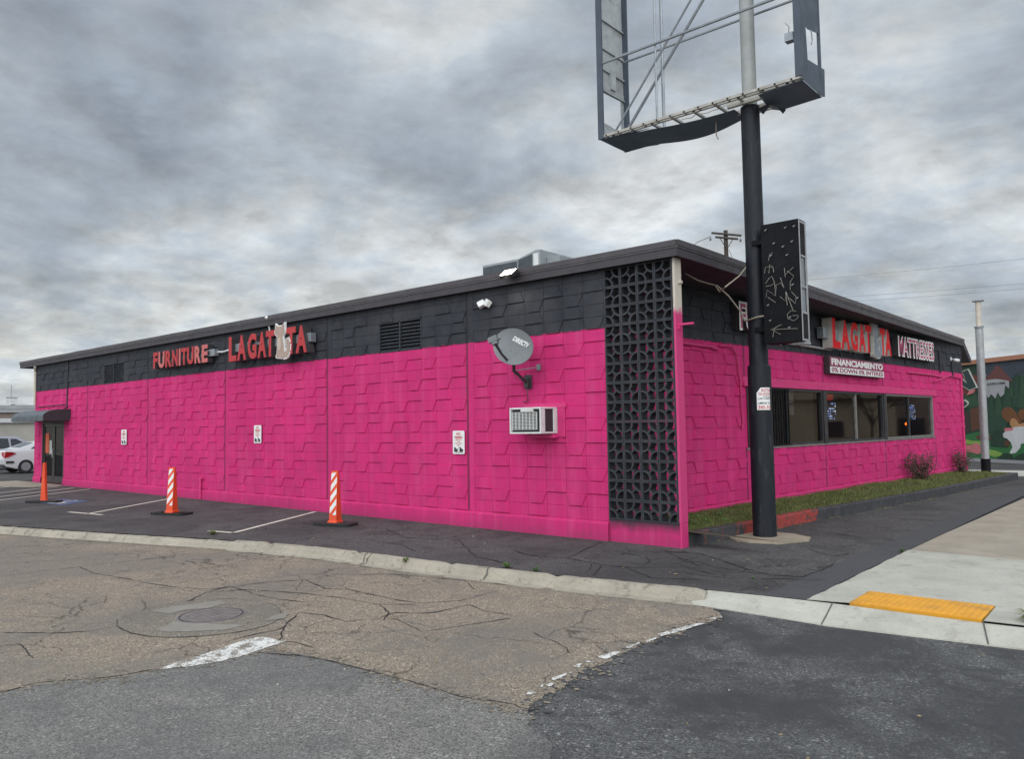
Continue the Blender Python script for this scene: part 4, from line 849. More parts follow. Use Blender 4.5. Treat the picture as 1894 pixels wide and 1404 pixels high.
for a, b in zip(RE, RE[1:]+RE[:1]): edge_run(a, b, ZT+0.112, ZT+0.136, -0.03, 0.014, mb)
mb.build('drip_strip', 'fascia_light', B)
# the roof's lower return at its far end
mb = MB(); a = Vector((0.17, 19.62)); mb.prism([(19.60, ZT+0.21), (20.75, ZT-0.38), (20.75, ZT-0.52), (20.5, ZT-0.50), (19.60, ZT-0.02)], -5.5, 0.165, 'x'); mb.build('roof_return', 'fascia_paint', B)
mb = MB(); mb.poly([(p[0], p[1], ZT+0.214) for p in RE]); mb.build('roofing', 'roof_felt', B)
# vents
for (a, b, c, d) in VENTS:
    f = MB(); m = (a+b)/2
    for q in ((a, a+0.02, c, d), (b-0.02, b, c, d), (a, b, c, c+0.02), (a, b, d-0.02, d), (m-0.018, m+0.018, c, d)): f.box(q[0], q[1], -0.004, 0.05, q[2], q[3])
    v = f.build('vent', 'charcoal_paint', B); s = MB()
    for k in range(8):
        z = c+0.045+k*(d-c-0.05)/8
        for (p, q) in ((a+0.021, m-0.019), (m+0.019, b-0.021)): s.prism([(0.004, z-0.022), (0.012, z-0.025), (0.082, z+0.040), (0.074, z+0.043)], p, q, 'x')
    s.build('slats', 'charcoal_paint', v); k_ = MB(); k_.box(a, b, 0.10, 0.11, c, d); k_.build('backing', 'soffit_paint', v)
# door with awning
f = MB()
for q in ((DOOR[0], DOOR[0]+0.07, 0.08, 2.3), (DOOR[1]-0.07, DOOR[1], 0.08, 2.3), (DOOR[0]+0.07, DOOR[1]-0.07, 2.2, 2.3)): f.box(q[0], q[1], 0.0, 0.12, q[2], q[3])
dr = f.build('door', 'door_bronze', B, bevel=0.004); dm = (DOOR[0]+DOOR[1])/2
for (a, b) in ((DOOR[0]+0.075, dm-0.01), (dm+0.01, DOOR[1]-0.075)):
    l = MB()
    for q in ((a, a+0.09, 0.1, 2.19), (b-0.09, b, 0.1, 2.19), (a+0.09, b-0.09, 0.1, 0.35), (a+0.09, b-0.09, 2.08, 2.19)): l.box(q[0], q[1], 0.03, 0.08, q[2], q[3])
    lf = l.build('door_leaf', 'door_bronze', dr, bevel=0.004)
for (qa, qb) in ((DOOR[0]+0.16, dm-0.1), (dm+0.1, DOOR[1]-0.16)):
    p = MB(); p.quad((qa, 0.053, 0.35), (qb, 0.053, 0.35), (qb, 0.053, 2.08), (qa, 0.053, 2.08)); p.build('glazing', 'window_glass', dr, recalc=False)
p = MB(); p.box(DOOR[0]+0.22, DOOR[0]+0.55, 0.042, 0.048, 1.15, 1.85); p.build('notice', 'notice_orange', dr)
p = MB(); p.box(DOOR[0]+0.6, DOOR[0]+0.82, 0.042, 0.048, 1.12, 1.6); p.build('notice', 'paper', dr)
p = MB(); p.tube([(dm+0.07, 0.02, 1.0), (dm+0.07, -0.03, 1.0), (dm+0.07, -0.03, 1.3), (dm+0.07, 0.02, 1.3)], 0.014, 8); p.build('handle', 'galv', dr)
p = MB(); p.box(DOOR[0]-0.1, DOOR[1]+0.5, -1.3, 0.1, -0.1, 0.1); 
def step_pts(): return [(-27.6, -0.1), (-23.2, -0.1), (-23.3, -0.9), (-26.0, -2.0), (-27.8, -1.8)]
p = MB(); p.prism(step_pts(), 0.0, 0.098, 'z'); p.build('door_slab', 'concrete_old', B)
A0, A1, AY = -25.85, -22.84, -0.84
prof = [(0.0, 2.66)]+[(AY*0.30-(-AY*0.70)*math.sin(w), 2.42+0.23*math.cos(w)) for w in [math.radians(a) for a in range(0, 91, 15)]]+[(AY, 2.26)]
aw = MB(); n = 7
for (ya, za), (yb, zb) in zip(prof, prof[1:]): aw.quad((A0, ya, za), (A1, ya, za), (A1, yb, zb), (A0, yb, zb))
aw = aw.build('awning', 'awning_metal', B)
p = MB()
for x in (A0, A1-0.004): p.prism(prof+[(0.0, 2.26)], x, x+0.006, 'x')
p.quad((A0, 0, 2.262), (A1, 0, 2.262), (A1, AY, 2.262), (A0, AY, 2.262)); p.build('awning_end', 'awning_end', aw)
for k in range(6):
    x = A0+(A1-A0)*k/5.02; p = MB()
    for (ya, za), (yb, zb) in zip(prof, prof[1:]): p.quad((x-0.016, ya-0.012, za+0.016), (x+0.016, ya-0.012, za+0.016), (x+0.016, yb-0.012, zb+0.014), (x-0.016, yb-0.012, zb+0.014))
    p.build('awning_seam', 'awning_metal', aw)
p = MB(); p.tube([(-23.1, -0.03, 4.3), (-23.1, -0.03, 2.72), (-23.35, -0.03, 2.70)], 0.022, 8); p.tube([(-23.1, -0.03, 2.82), (-25.9, -0.03, 2.80)], 0.014, 6); p.build('conduit', 'charcoal_paint', B)
p = MB(); p.tube([(-25.95, -0.10, 4.28), (-26.1, -0.04, 4.1), (-26.1, -0.04, 2.9)], 0.045, 10); p.build('downpipe', 'cream_trim', B)
# ================================================================== SIGNS ON THE STORE
def rel(o, loc, rz=0): return o
def channel_sign(root, boxes, yf, depth, mats_for, bold=0.045):
    """boxes: (char, x0, x1, z0, z1) in the sign's frame"""
    for i, (ch, a, b, c, d) in enumerate(boxes):
        m = fit(text_mb(ch, bold, 0.1), a, b, c, d, yf, depth); m.build('letter', list(mats_for(i)), root)
def cat(root, x0, x1, z0, z1, yf, depth, face, rim, chest):
    """plain sitting cat silhouette: head with two ears, body, front paws and a curled tail, on a pale backing"""
    w, h = x1-x0, z1-z0
    def E(cx_, cz_, rx_, rz_, n=18): return [(x0+w*(cx_+rx_*math.cos(2*math.pi*k/n)), z0+h*(cz_+rz_*math.sin(2*math.pi*k/n))) for k in range(n)]
    def P(*p): return [(x0+w*a, z0+h*b) for a, b in p]
    tail = []
    C_ = [(0.60, 0.06), (0.80, 0.08), (0.93, 0.20), (0.95, 0.36), (0.86, 0.47)]
    def shapes(g_):
        yield E(0.36, 0.78, 0.33+g_, 0.155+g_*0.7)
        yield P((0.06-g_, 0.84), (0.10-g_, 1.0+g_), (0.30+g_, 0.90)); yield P((0.42-g_, 0.90), (0.64+g_, 1.0+g_), (0.66+g_, 0.82))
        yield P((0.20-g_, 0.70), (0.52+g_, 0.70), (0.62+g_, 0.34), (0.68+g_, 0.03-g_), (0.16-g_, 0.03-g_), (0.22-g_, 0.36))
        yield E(0.24, 0.05, 0.12+g_, 0.05+g_*0.6); yield E(0.46, 0.03, 0.12+g_, 0.05+g_*0.6)
        for (a, b) in zip(C_, C_[1:]):
            d = Vector((b[0]-a[0], b[1]-a[1])).normalized(); n_ = Vector((-d.y, d.x))*(0.09+g_); a = Vector(a)-d*0.02; b = Vector(b)+d*0.02
            yield P(tuple(a+n_), tuple(b+n_), tuple(b-n_), tuple(a-n_))
        yield E(0.86, 0.47, 0.10+g_, 0.06+g_*0.6)
    mb = MB()
    for k, s_ in enumerate(shapes(0.045)): mb.prism(s_, yf+0.010-0.0003*k, yf+depth, 'y')
    mb.build('cutout_backing', rim, root)
    mb = MB()
    for k, s_ in enumerate(shapes(0.0)): mb.prism(s_, yf-0.0004*k, yf+0.005, 'y')
    mb.build('cat_cutout', face, root)
    mb = MB(); mb.prism(E(0.36, 0.40, 0.11, 0.20), yf-0.008, yf-0.005, 'y'); mb.build('chest_patch', chest, root)
# FURNITURE on the long wall
t = thing('channel_letter_sign', 'red FURNITURE letters with dark sides on the long wall, left of the cat sign', 'sign', (-14.85, 0, 3.6))
W9 = [(-16.36, -16.10), (-16.05, -15.69), (-15.64, -15.28), (-15.25, -14.93), (-14.87, -14.77), (-14.73, -14.43), (-14.41, -14.06), (-14.01, -13.68), (-13.63, -13.33)]
ox = 14.85
channel_sign(t, [(c, a+ox, b+ox, 0.01, 0.47) for c, (a, b) in zip('FURNITURE', W9)], -0.22, 0.16, lambda i: (('letter_faded' if i in (1, 4, 7, 8) else 'letter_red'), 'letter_return_dark'))
mb = MB(); mb.box(-1.45, 1.75, -0.16, -0.03, 0.16, 0.34); mb.build('raceway', 'steel', t, bevel=0.004)
o = MB().tube([(-13.10, -0.06, 3.86), (-12.85, -0.05, 3.845), (-12.6, -0.05, 3.87), (-12.2, -0.06, 3.90)], 0.022, 8).build('sign_conduit', 'white_plastic'); tag(o, 'short white conduit linking the two red letter signs on the long wall', 'conduit')
# LA GATITA on the long wall
t = thing('channel_letter_sign', 'red dark sided LA GAT TA letters with a tan cat cutout on the long wall', 'sign', (-10.5, 0, 3.53)); ox = 10.5
GX = [('L', -12.15, -11.80), ('A', -11.76, -11.36), ('G', -11.28, -10.90), ('A', -10.85, -10.49), ('T', -10.50, -10.15), ('T', -9.66, -9.30), ('A', -9.30, -8.88)]
channel_sign(t, [(c, a+ox, b+ox, 0.0, 0.61) for c, a, b in GX], -0.30, 0.22, lambda i: ('letter_red', 'letter_return_dark'))
cat(t, -10.13+ox, -9.52+ox, -0.05, 0.72, -0.315, 0.05, 'cat_tan', 'sign_white', 'cat_chest')
mb = MB(); mb.box(-1.60, 1.62, -0.20, -0.05, 0.24, 0.44); mb.build('raceway', 'steel', t, bevel=0.004)
# small camera on a mast above it
t = thing('security_camera', 'white ball camera on a short mast above the cat cutout', 'security camera', (-10.72, -0.05, 4.15))
mb = MB(); mb.tube([(0, 0, 0), (0, -0.06, 0.33)], 0.02, 8); mb.tube([(0, -0.06, 0.38), (-0.22, -0.08, 0.40)], 0.012, 6); mb.build('mast', 'white_plastic', t)
mb = MB(); mb.tube([(0, -0.07, 0.29+0.11*k/8) for k in range(9)], [0.065*math.sin(math.pi*(k+0.3)/8.6) for k in range(9)], 12); mb.build('ball', 'white_plastic', t, smooth=True)
# front signs in the turned frame: root sits on the wall plane at distance t0
def front_thing(name, label, cat_, t0, z): 
    p = fpt(t0, 0, z); return thing(name, label, cat_, p, FRZ)
t = front_thing('channel_letter_sign', 'bright red cream sided LA GAT TA letters with a grey cat on the street front', 'sign', 10.1, 3.53)
LX = [('L', 8.16, 8.62), ('A', 8.66, 9.17), ('G', 9.24, 9.68), ('A', 9.74, 10.18), ('T', 10.17, 10.58), ('T', 11.18, 11.56), ('A', 11.52, 11.98)]
channel_sign(t, [(c, a-10.1, b-10.1, 0.0, 0.70) for c, a, b in LX], -0.30, 0.24, lambda i: ('letter_bright_red', 'letter_return_cream'))
cat(t, 10.62-10.1, 11.20-10.1, -0.06, 0.80, -0.32, 0.10, 'cat_grey', 'letter_return_cream', 'cat_grey')
mb = MB(); mb.box(-2.2, 1.75, -0.20, -0.05, 0.22, 0.48); mb.build('raceway', 'steel', t, bevel=0.004)
def outlined(name, label, body, ta, tb, za, zb, t0):
    t = front_thing(name, label, 'sign', t0, za)
    n = len(body); pad = 0.05
    mb = MB(); mb.box(ta-t0-0.01, tb-t0-0.02, -0.13, -0.02, 0.04, zb-za-0.04); mb.build('cabinet', 'letter_return_dark', t)
    w = fit(text_mb(body, 0.055, 0.05, 1.0), ta-t0, tb-t0, 0, zb-za, -0.19, 0.06); w.build('letter_outline', ['sign_white', 'letter_return_dark'], t)
    w = fit(text_mb(body, 0.004, 0.03, 1.04), ta-t0+0.042, tb-t0-0.042, 0.045, zb-za-0.045, -0.198, 0.008); w.build('lettering', ['maroon_pink', 'sign_white'], t)
outlined('outlined_letter_sign', 'white edged pink FURNITURE letters on the street front, mostly behind the black pole', 'FURNITURE', 4.02, 6.98, 3.62, 4.20, 5.5)
outlined('outlined_letter_sign', 'white edged pink MATTRESSES letters at the far end of the street front', 'MATTRESSES', 12.85, 15.95, 3.58, 4.17, 14.4)
t = front_thing('box_sign', 'maroon and white box sign offering financing under the bright red cat sign', 'sign', 10.05, 2.945)
mb = MB(); mb.box(-1.75, 1.73, -0.15, -0.015, 0.0, 0.41); mb.build('cabinet', 'letter_return_dark', t, bevel=0.006)
mb = MB(); mb.box(-1.73, 1.71, -0.156, -0.149, 0.170, 0.395); mb.build('upper_panel', 'sign_maroon', t)
mb = MB(); mb.box(-1.73, 1.71, -0.156, -0.149, 0.015, 0.165); mb.build('lower_panel', 'sign_white', t)
fit(text_mb('FINANCIAMIENTO', 0.04, 0.02), -1.66, 1.64, 0.205, 0.365, -0.161, 0.006).build('lettering', ['sign_white', 'sign_white'], t)
fit(text_mb('0% DOWN 0% INTERES', 0.018, 0.02), -1.66, 1.64, 0.04, 0.145, -0.161, 0.006).build('lettering', ['sign_maroon', 'sign_maroon'], t)
# pipe along the front under the signs, wires and box
o = MB().tube([fpt(6.0, 0.06, 3.47), fpt(6.05, 0.06, 3.53), fpt(7.2, 0.05, 3.535), fpt(8.6, 0.06, 3.52)], 0.03, 8).build('sign_conduit', 'galv'); tag(o, 'pale conduit running to the bright red cat sign on the street front', 'conduit')
def camera_thing(label, loc, rz):
    t = thing('security_camera', label, 'security camera', loc, rz)
    mb = MB(); mb.box(-0.05, 0.05, -0.02, 0.0, -0.06, 0.06); mb.tube([(0, 0, 0), (0, -0.10, -0.02)], 0.015, 8); mb.build('mount', 'white_plastic', t, bevel=0.004)
    mb = MB(); mb.tube([(0.03, -0.09, -0.03), (0.14, -0.20, -0.06)], [0.05, 0.055], 12); mb.build('body', 'white_plastic', t, bevel=0.006); return t
camera_thing('small white bullet camera high at the far end of the street front', fpt(18.3, 0.0, 3.80), FRZ)
t = thing('motion_floodlight', 'white twin head floodlight on the charcoal wall above the satellite dish', 'light', (-3.75, 0.0, 4.05))
mb = MB(); mb.tube([(0, 0, 0), (0, -0.05, 0)], 0.055, 16); mb.build('base', 'white_plastic', t, bevel=0.005)
for s, rz_ in ((-1, 0.6), (1, -0.5)):
    M = Matrix.Translation((s*0.075, -0.10, -0.02)) @ Matrix.Rotation(rz_, 4, 'Z') @ Matrix.Rotation(0.45*s, 4, 'Y') @ Matrix.Rotation(-0.4, 4, 'X')
    mb = MB(); mb.box(-0.07, 0.07, -0.05, 0.05, -0.06, 0.06, M); mb.build('lamp_head', 'white_plastic', t, bevel=0.02, seg=3)
# lit floodlight on the fascia
t = thing('floodlight', 'lit LED floodlight on the fascia over the long wall', 'light', (-3.0, -0.15, 4.46))
M = Matrix.Translation((0, -0.14, -0.02)) @ Matrix.Rotation(math.radians(-52), 4, 'X')
mb = MB(); mb.box(-0.14, 0.14, -0.03, 0.03, -0.10, 0.10, M); mb.build('housing', 'dark_plastic', t, bevel=0.008)
mb = MB(); mb.box(-0.125, 0.125, -0.036, -0.031, -0.085, 0.085, M); mb.build('lens', 'lamp_glow', t)
mb = MB(); mb.box(-0.12, 0.12, -0.004, 0.02, -0.05, 0.03); mb.tube([(-0.125, 0, 0), (-0.125, -0.14, -0.02)], 0.01, 6); mb.tube([(0.125, 0, 0), (0.125, -0.14, -0.02)], 0.01, 6); mb.build('bracket', 'dark_plastic', t)
ld = bpy.data.lights.new('floodlight_beam', 'SPOT'); ld.energy = 16; ld.color = (1, 0.92, 0.74); ld.spot_size = math.radians(140); ld.spot_blend = 0.8; ld.shadow_soft_size = 0.08
lo = bpy.data.objects.new('floodlight_beam', ld); COL.objects.link(lo); lo.parent = t; lo.location = (0, -0.24, -0.08); lo.rotation_euler = (math.radians(12), 0, 0)
# no parking signs
def no_parking(label, x, z, w, h):
    t = thing('parking_sign', label, 'sign', (x, 0.0, z), 0, 'no parking signs on the long wall')
    r = 0.025; P = []
    for (cx_, cz_, a0) in ((w/2-r, h/2-r, 0), (-w/2+r, h/2-r, 90), (-w/2+r, -h/2+r, 180), (w/2-r, -h/2+r, 270)):
        for k in range(5): a = math.radians(a0+22.5*k); P.append((cx_+r*math.cos(a), cz_+r*math.sin(a)))
    MB().prism(P, -0.040, -0.036, 'y').build('plate', 'sign_white', t)
    def tx(b, hw, z0, z1, m, bold=0.02): fit(text_mb(b, bold, 0.01), -hw*w, hw*w, z0*h, z1*h, -0.043, 0.003).build('lettering', [m, m], t)
    tx('NO', 0.17, 0.31, 0.42, 'sign_red'); tx('PARKING', 0.33, 0.16, 0.27, 'sign_red')
    for k, b in enumerate(('SERVICE', 'AND', 'DELIVERY', 'AREA')): tx(b, (0.26, 0.12, 0.30, 0.17)[k], 0.085-0.075*k, 0.13-0.075*k, 'sign_red', 0.0)
    mb = MB()
    for (dx, s) in ((-0.24, 1), (0.22, 1)):
        mb.prism([((dx-0.14)*w, -0.34*h), ((dx+0.14)*w, -0.34*h), ((dx+0.14)*w, -0.29*h), ((dx+0.02)*w, -0.27*h), ((dx-0.03)*w, -0.215*h), ((dx-0.13)*w, -0.20*h)], -0.0425, -0.0395, 'y')
        for q in (-0.07, 0.08): mb.prism([((dx+q)*w+0.026*math.cos(a), -0.345*h+0.026*math.sin(a)) for a in [k*math.pi/5 for k in range(10)]], -0.043, -0.0395, 'y')
    mb.prism([(-0.10*w, -0.29*h), (0.03*w, -0.185*h), (0.045*w, -0.195*h), (-0.08*w, -0.30*h)], -0.0425, -0.0395, 'y'); mb.build('tow_truck_pictogram', 'text_black', t)
    tx('TOW-AWAY ZONE', 0.36, -0.445, -0.405, 'text_black', 0.0); return t
no_parking('white no parking sign nearest the window air conditioner', -4.50, 1.545, 0.30, 0.43)
no_parking('white no parking sign under the red cat sign, middle one on the long wall', -11.26, 1.735, 0.32, 0.43)
no_parking('white no parking sign nearest the awning door', -18.62, 1.69, 0.36, 0.45)
# window air conditioner
t = thing('air_conditioner', 'white window air conditioner poking out of the pink wall', 'air conditioner', (-2.56, 0, 1.695))
mb = MB(); x0, x1, y0, y1, H = -0.335, 0.335, -0.46, 0.25, 0.435; th = 0.03
mb.box(x0, x1, y0, y1, 0, th); mb.box(x0, x1, y0, y1, H-th, H); mb.box(x0, x0+th, y0, y1, th, H-th); mb.box(x1-th, x1, y0, y0+0.12, th, H-th); mb.box(x1-th, x1, y1-0.36, y1, th, H-th); mb.box(-0.09, 0.17, y0-0.004, y0+0.05, H-0.075, H-0.0)
mb.build('case', 'ac_white', t, bevel=0.008)
mb = MB(); mb.box(x0+th, x1-th, y0+0.05, y0+0.06, th, H-th); mb.box(x1-th-0.002, x1-th+0.008, y0+0.12, y1-0.36, th, H-th); mb.build('core', 'dark_plastic', t)
mb = MB(); gx0, gx1, gz0, gz1 = x0+0.05, x1-0.10, 0.075, 0.355
for k in range(13): z = gz0+(gz1-gz0)*k/12; mb.box(gx0, gx1, y0+0.012, y0+0.022, z-0.004, z+0.004)
for k in range(8): x = gx0+(gx1-gx0)*k/7; mb.box(x-0.006, x+0.006, y0+0.016, y0+0.03, gz0, gz1)
mb.build('grille', 'ac_white', t)
mb = MB()
for q in ((x0-0.015, x1+0.10, 0.03, 0.0), ): pass
mb.box(-0.42, 0.52, -0.035, 0.0, H-0.01, H+0.07); mb.box(x1+0.01, x1+0.16, -0.03, 0.0, -0.06, H-0.01); mb.box(-0.22, 0.36, -0.14, 0.0, -0.075, -0.008); mb.build('wall_surround', 'pink_trim', t, bevel=0.006)
# satellite dish
t = thing('satellite_dish', 'grey oval satellite dish on a bent arm over the window air conditioner', 'satellite dish', (-2.83, 0, 2.58))
mb = MB(); mb.box(-0.06, 0.08, -0.045, -0.022, -0.12, 0.12); mb.box(-0.04, 0.05, -0.10, -0.04, -0.10, 0.06); mb.build('wall_foot', 'dish_arm', t, bevel=0.006)
J = Vector((0.07, -0.48, 0.17)); Pm = Vector((0.13, -0.55, 0.34))
mb = MB(); mb.tube([(0.0, -0.06, -0.02), J, Pm], 0.028, 12); mb.build('mast', 'dish_arm', t, smooth=True)
mb = MB(); mb.tube([J, (0.24, -0.03, 0.24)], 0.009, 6); mb.box(0.21, 0.28, -0.05, -0.018, 0.19, 0.29); mb.build('stay', 'steel', t)
# dish faces the camera side: axis towards -y with a turn to -x and up
ax = Vector((0.02, -0.90, 0.34)).normalized(); rx = ax.cross(Vector((0, 0, 1))).normalized()*-1; 
rx = Vector((0, 0, 1)).cross(ax).normalized(); ux = ax.cross(rx).normalized()
if rx.x < 0: rx = -rx
SK = math.radians(-26); rx, ux = rx*math.cos(SK)+ux*math.sin(SK), ux*math.cos(SK)-rx*math.sin(SK)
DC = Vector((0.17, -0.62, 0.56)); RA, RB = 0.475, 0.305
mb = MB(); nr, na = 6, 40
def dp(r, a, off=0):
    b = DC+rx*(RA*r*math.cos(a))+ux*(RB*r*math.sin(a))+ax*(0.075*r*r-0.075+off); return tuple(b)
for i in range(nr):
    for k in range(na):
        a, b = 2*math.pi*k/na, 2*math.pi*(k+1)/na
        for off in (0.0, -0.012):
            mb.quad(dp(i/nr, a, off), dp((i+1)/nr, a, off), dp((i+1)/nr, b, off), dp(i/nr, b, off)) if i else mb.poly([dp(0, 0, off), dp(1/nr, a, off), dp(1/nr, b, off)])
for k in range(na):
    a, b = 2*math.pi*k/na, 2*math.pi*(k+1)/na; mb.quad(dp(1, a), dp(1, b), dp(1, b, -0.012), dp(1, a, -0.012))
mb.build('reflector', 'dish_grey', t, smooth=True)
w = text_mb('DIRECTV', 0.045, 0.0); xs_ = [v[0] for v in w.v]; zs_ = [v[2] for v in w.v]; lw, lh = 0.42, 0.085
Wm = MB(); Wm.f = w.f; Wm.mi = [0]*len(w.f)
for v in w.v:
    lx = 0.06+((v[0]-min(xs_))/(max(xs_)-min(xs_))-0.5)*lw+0.25*((v[2]-min(zs_))/(max(zs_)-min(zs_)))*lh; lz = 0.09+(v[2]-min(zs_))/(max(zs_)-min(zs_))*lh
    r2 = (lx/RA)**2+(lz/RB)**2; Wm.v.append(tuple(DC+rx*lx+ux*lz+ax*(0.075*r2-0.075+0.004)))
Wm.build('lettering', 'sign_white', t)
mb = MB()
for lx in (-0.06, 0.09):
    c_ = DC+rx*lx+ux*(-0.07)+ax*(-0.068); mb.tube([c_, c_+ax*0.006], 0.008, 8)
mb.build('bolt', 'dish_arm', t)
b0 = DC-ux*(RB*0.97)+rx*(-0.05)+ax*(-0.02); b1 = DC+ax*0.36-rx*0.33+ux*(0.02)
b0 = Vector((0.10, -0.60, 0.28)); b1 = Vector((0.09, -0.97, 0.60))
mb = MB(); mb.tube([b0, b0.lerp(b1, 0.5)+Vector((0, -0.02, -0.02)), b1], [0.022, 0.02, 0.026], 8); mb.build('feed_arm', 'dish_arm', t)
M = Matrix.Translation(b1+Vector((-0.02, -0.0, 0.045))) @ Matrix.Rotation(-0.35, 4, 'Y') @ Matrix.Rotation(0.25, 4, 'Z')
mb = MB(); mb.box(-0.085, 0.075, -0.05, 0.05, -0.035, 0.06, M); mb.box(-0.04, 0.06, -0.045, 0.045, -0.085, -0.03, M); mb.tube([tuple(M @ Vector((0.06, 0.03, 0.01))), tuple(M @ Vector((0.10, 0.06, 0.01)))], 0.03, 10); mb.build('receiver', 'dish_grey', t, bevel=0.012)
mb = MB(); mb.tube([J, J+Vector((0.01, 0.02, -0.12)), J+Vector((0.06, 0.10, -0.16)), J+Vector((0.09, 0.20, -0.08))], 0.006, 6); mb.tube([(0.03, -0.07, -0.1), (0.04, -0.10, -0.22), (0.02, -0.06, -0.33), (-0.08, -0.04, -0.35), (-0.12, -0.03, -0.33)], 0.008, 6); mb.build('cable', 'dish_arm', t)
# stand pipes and taps low on the long wall
def spigot(label, x, z, m='pink_trim'):
    t = thing('wall_pipe', label, 'pipe', (x, 0, z)); mb = MB(); mb.tube([(0, -0.06, -0.35), (0, -0.06, 0.15), (0.02, -0.05, 0.19), (0, 0, 0.19)], 0.035, 8); mb.box(-0.10, 0.10, -0.03, 0.0, 0.16, 0.22); mb.build('pipe', m, t)
spigot('pink painted stand pipe low on the long wall', -13.95, 0.42)
# ---- conduits on the front wall
mb = MB(); mb.tube([fpt(0.25, .03, 3.28), fpt(3.2, .03, 3.26), fpt(3.45, .03, 3.22)], 0.03, 6); mb.tube([fpt(3.5, 0.04, 3.30), fpt(3.9, 0.05, 3.32), fpt(4.15, 0.04, 3.15), fpt(4.25, 0.04, 2.6), fpt(4.3, 0.04, 1.8), fpt(4.25, 0.05, 1.7)], 0.018, 6); mb.box(*(0, 0, 0, 0, 0, 0)) if False else None
o = mb.build('wall_conduit', 'pink_trim'); tag(o, 'pink painted conduit and drooping wire on the street front near the pierced screen', 'conduit')
mb = MB(); mb.tube([fpt(14.0, .03, 3.20), fpt(16.2, .03, 3.20), fpt(17.4, .03, 3.17)], 0.028, 6); mb.tube([fpt(16.4, .03, 3.0), fpt(18.0, .03, 3.25), fpt(19.2, .03, 3.18), fpt(19.25, .03, 0.3)], 0.026, 6); o = mb.build('wall_conduit', 'pink_trim'); tag(o, 'pink painted conduit at the far end of the street front', 'conduit')
for a_, lb in (((17.0, 4.0, 17.05, 3.3), 'charcoal upright conduit left of the far bullet camera'), ((18.3, 3.75, 18.35, 3.2), 'charcoal upright conduit right under the far bullet camera')):
    o = MB().tube([fpt(a_[0], .03, a_[1]), fpt(a_[2], .03, a_[3])], 0.03, 6).build('wall_conduit', 'charcoal_paint'); tag(o, lb, 'conduit')
# ---- loose cable from soffit to pole
o = MB().tube([(-0.45, 1.20, 4.30), (-0.35, 1.45, 4.20), (-0.15, 1.75, 4.12), (-0.10, 2.05, 3.98), (0.05, 2.2, 3.70), (0.20, 1.98, 3.52), (0.36, 1.68, 3.47), (0.62, 1.50, 3.49), (0.78, 1.52, 3.50)], 0.013, 8).build('loose_cable', 'cable_beige', smooth=True); tag(o, 'beige cable looping from under the eave to the black pole sign', 'cable')
o = MB().tube([(-0.18, 1.70, 4.14), (-0.02, 1.55, 3.98), (0.15, 1.40, 4.02), (0.30, 1.60, 4.20), (0.40, 1.72, 4.38)], 0.012, 8).build('loose_cable', 'cable_beige', smooth=True); tag(o, 'beige cable rising from the eave loop to the pole', 'cable')
# ---- LED window displays, kept off the glass inside
def led(label, ta, tb, za, zb, seed):
    t = front_thing('led_display', label, 'sign', (ta+tb)/2, za); w, h = tb-ta, zb-za
    mb = MB(); mb.box(-w/2-0.05, w/2+0.05, 0.085, 0.11, -0.05, h+0.05); mb.build('case', 'dark_plastic', t)
    rg = random.Random(seed); A = MB(); Bm = MB(); n = 10; m = 7
    for i in range(n):
        for j in range(m):
            if rg.random() < 0.42: continue
            x = -w/2+w*(i+0.5)/n; z = h*(j+0.5)/m; r = 0.32*w/n*rg.uniform(0.6, 1.2)
            (A if rg.random() < 0.6 else Bm).prism([(x+r*math.cos(q), z+r*math.sin(q)) for q in [k*math.pi/3 for k in range(6)]], 0.076, 0.084, 'y')
    A.build('blue_lights', 'led_blue', t); Bm.build('white_lights', 'led_white', t); return t
led('blue and white LED dot display in the middle front window', 8.42, 9.12, 1.86, 2.28, 4)
led('blue and white LED dot display in the far front window', 14.30, 14.86, 1.84, 2.28, 9)
t = front_thing('lamp', 'small glowing orange lamp below the LED dots in the far front window', 'lamp', 14.45, 1.68)
mb = MB(); mb.tube([(0, 0.2, 0.0), (0, 0.2, 0.04), (0, 0.2, 0.08)], [0.03, 0.05, 0.03], 10); mb.build('bulb', 'led_orange', t); mb = MB(); mb.box(-0.03, 0.03, 0.17, 0.23, -0.3, 0.0); mb.build('stem', 'dark_plastic', t)
t = front_thing('exit_sign', 'dim red exit sign inside the middle front window', 'sign', 9.62, 2.36)
MB().box(-0.02, 0.42, 0.50, 0.54, -0.03, 0.17).build('case', 'dark_plastic', t); fit(text_mb('EXIT', 0.03, 0.01), 0.02, 0.38, 0.0, 0.14, 0.49, 0.004).build('lettering', ['exit_red', 'exit_red'], t)
# ---- rooftop unit
t = thing('rooftop_unit', 'grey rooftop air conditioning unit behind the lit floodlight', 'air conditioner', (-6.6, 4.0, 4.53))
mb = MB(); mb.box(-0.95, 0.20, 0.0, 1.5, 0.25, 1.36); mb.build('cabinet', 'hvac_grey', t, bevel=0.01)
mb = MB(); mb.box(-0.92, 0.18, -0.012, 0.002, 0.3, 1.30); mb.build('louvre_panel', 'hvac_dark', t)
mb = MB(); mb.prism([(0.205, 0.25), (0.86, 0.25), (0.86, 1.50), (0.70, 1.50), (0.205, 1.38)], 0.05, 1.4, 'y'); mb.build('blower_section', 'hvac_grey', t, bevel=0.01)
mb = MB(); mb.prism([(0.22, 0.3), (0.62, 0.3), (0.62, 1.42), (0.22, 1.34)], 0.035, 0.052, 'y'); mb.build('blower_grille', 'hvac_dark', t)
mb = MB(); mb.box(0.865, 1.25, 0.3, 1.9, 0.25, 1.34); mb.build('duct', 'hvac_grey', t, bevel=0.01)
mb = MB(); mb.box(0.665, 0.815, 0.04, 0.049, 1.0, 1.42); mb.build('data_plate', 'white_plastic', t)
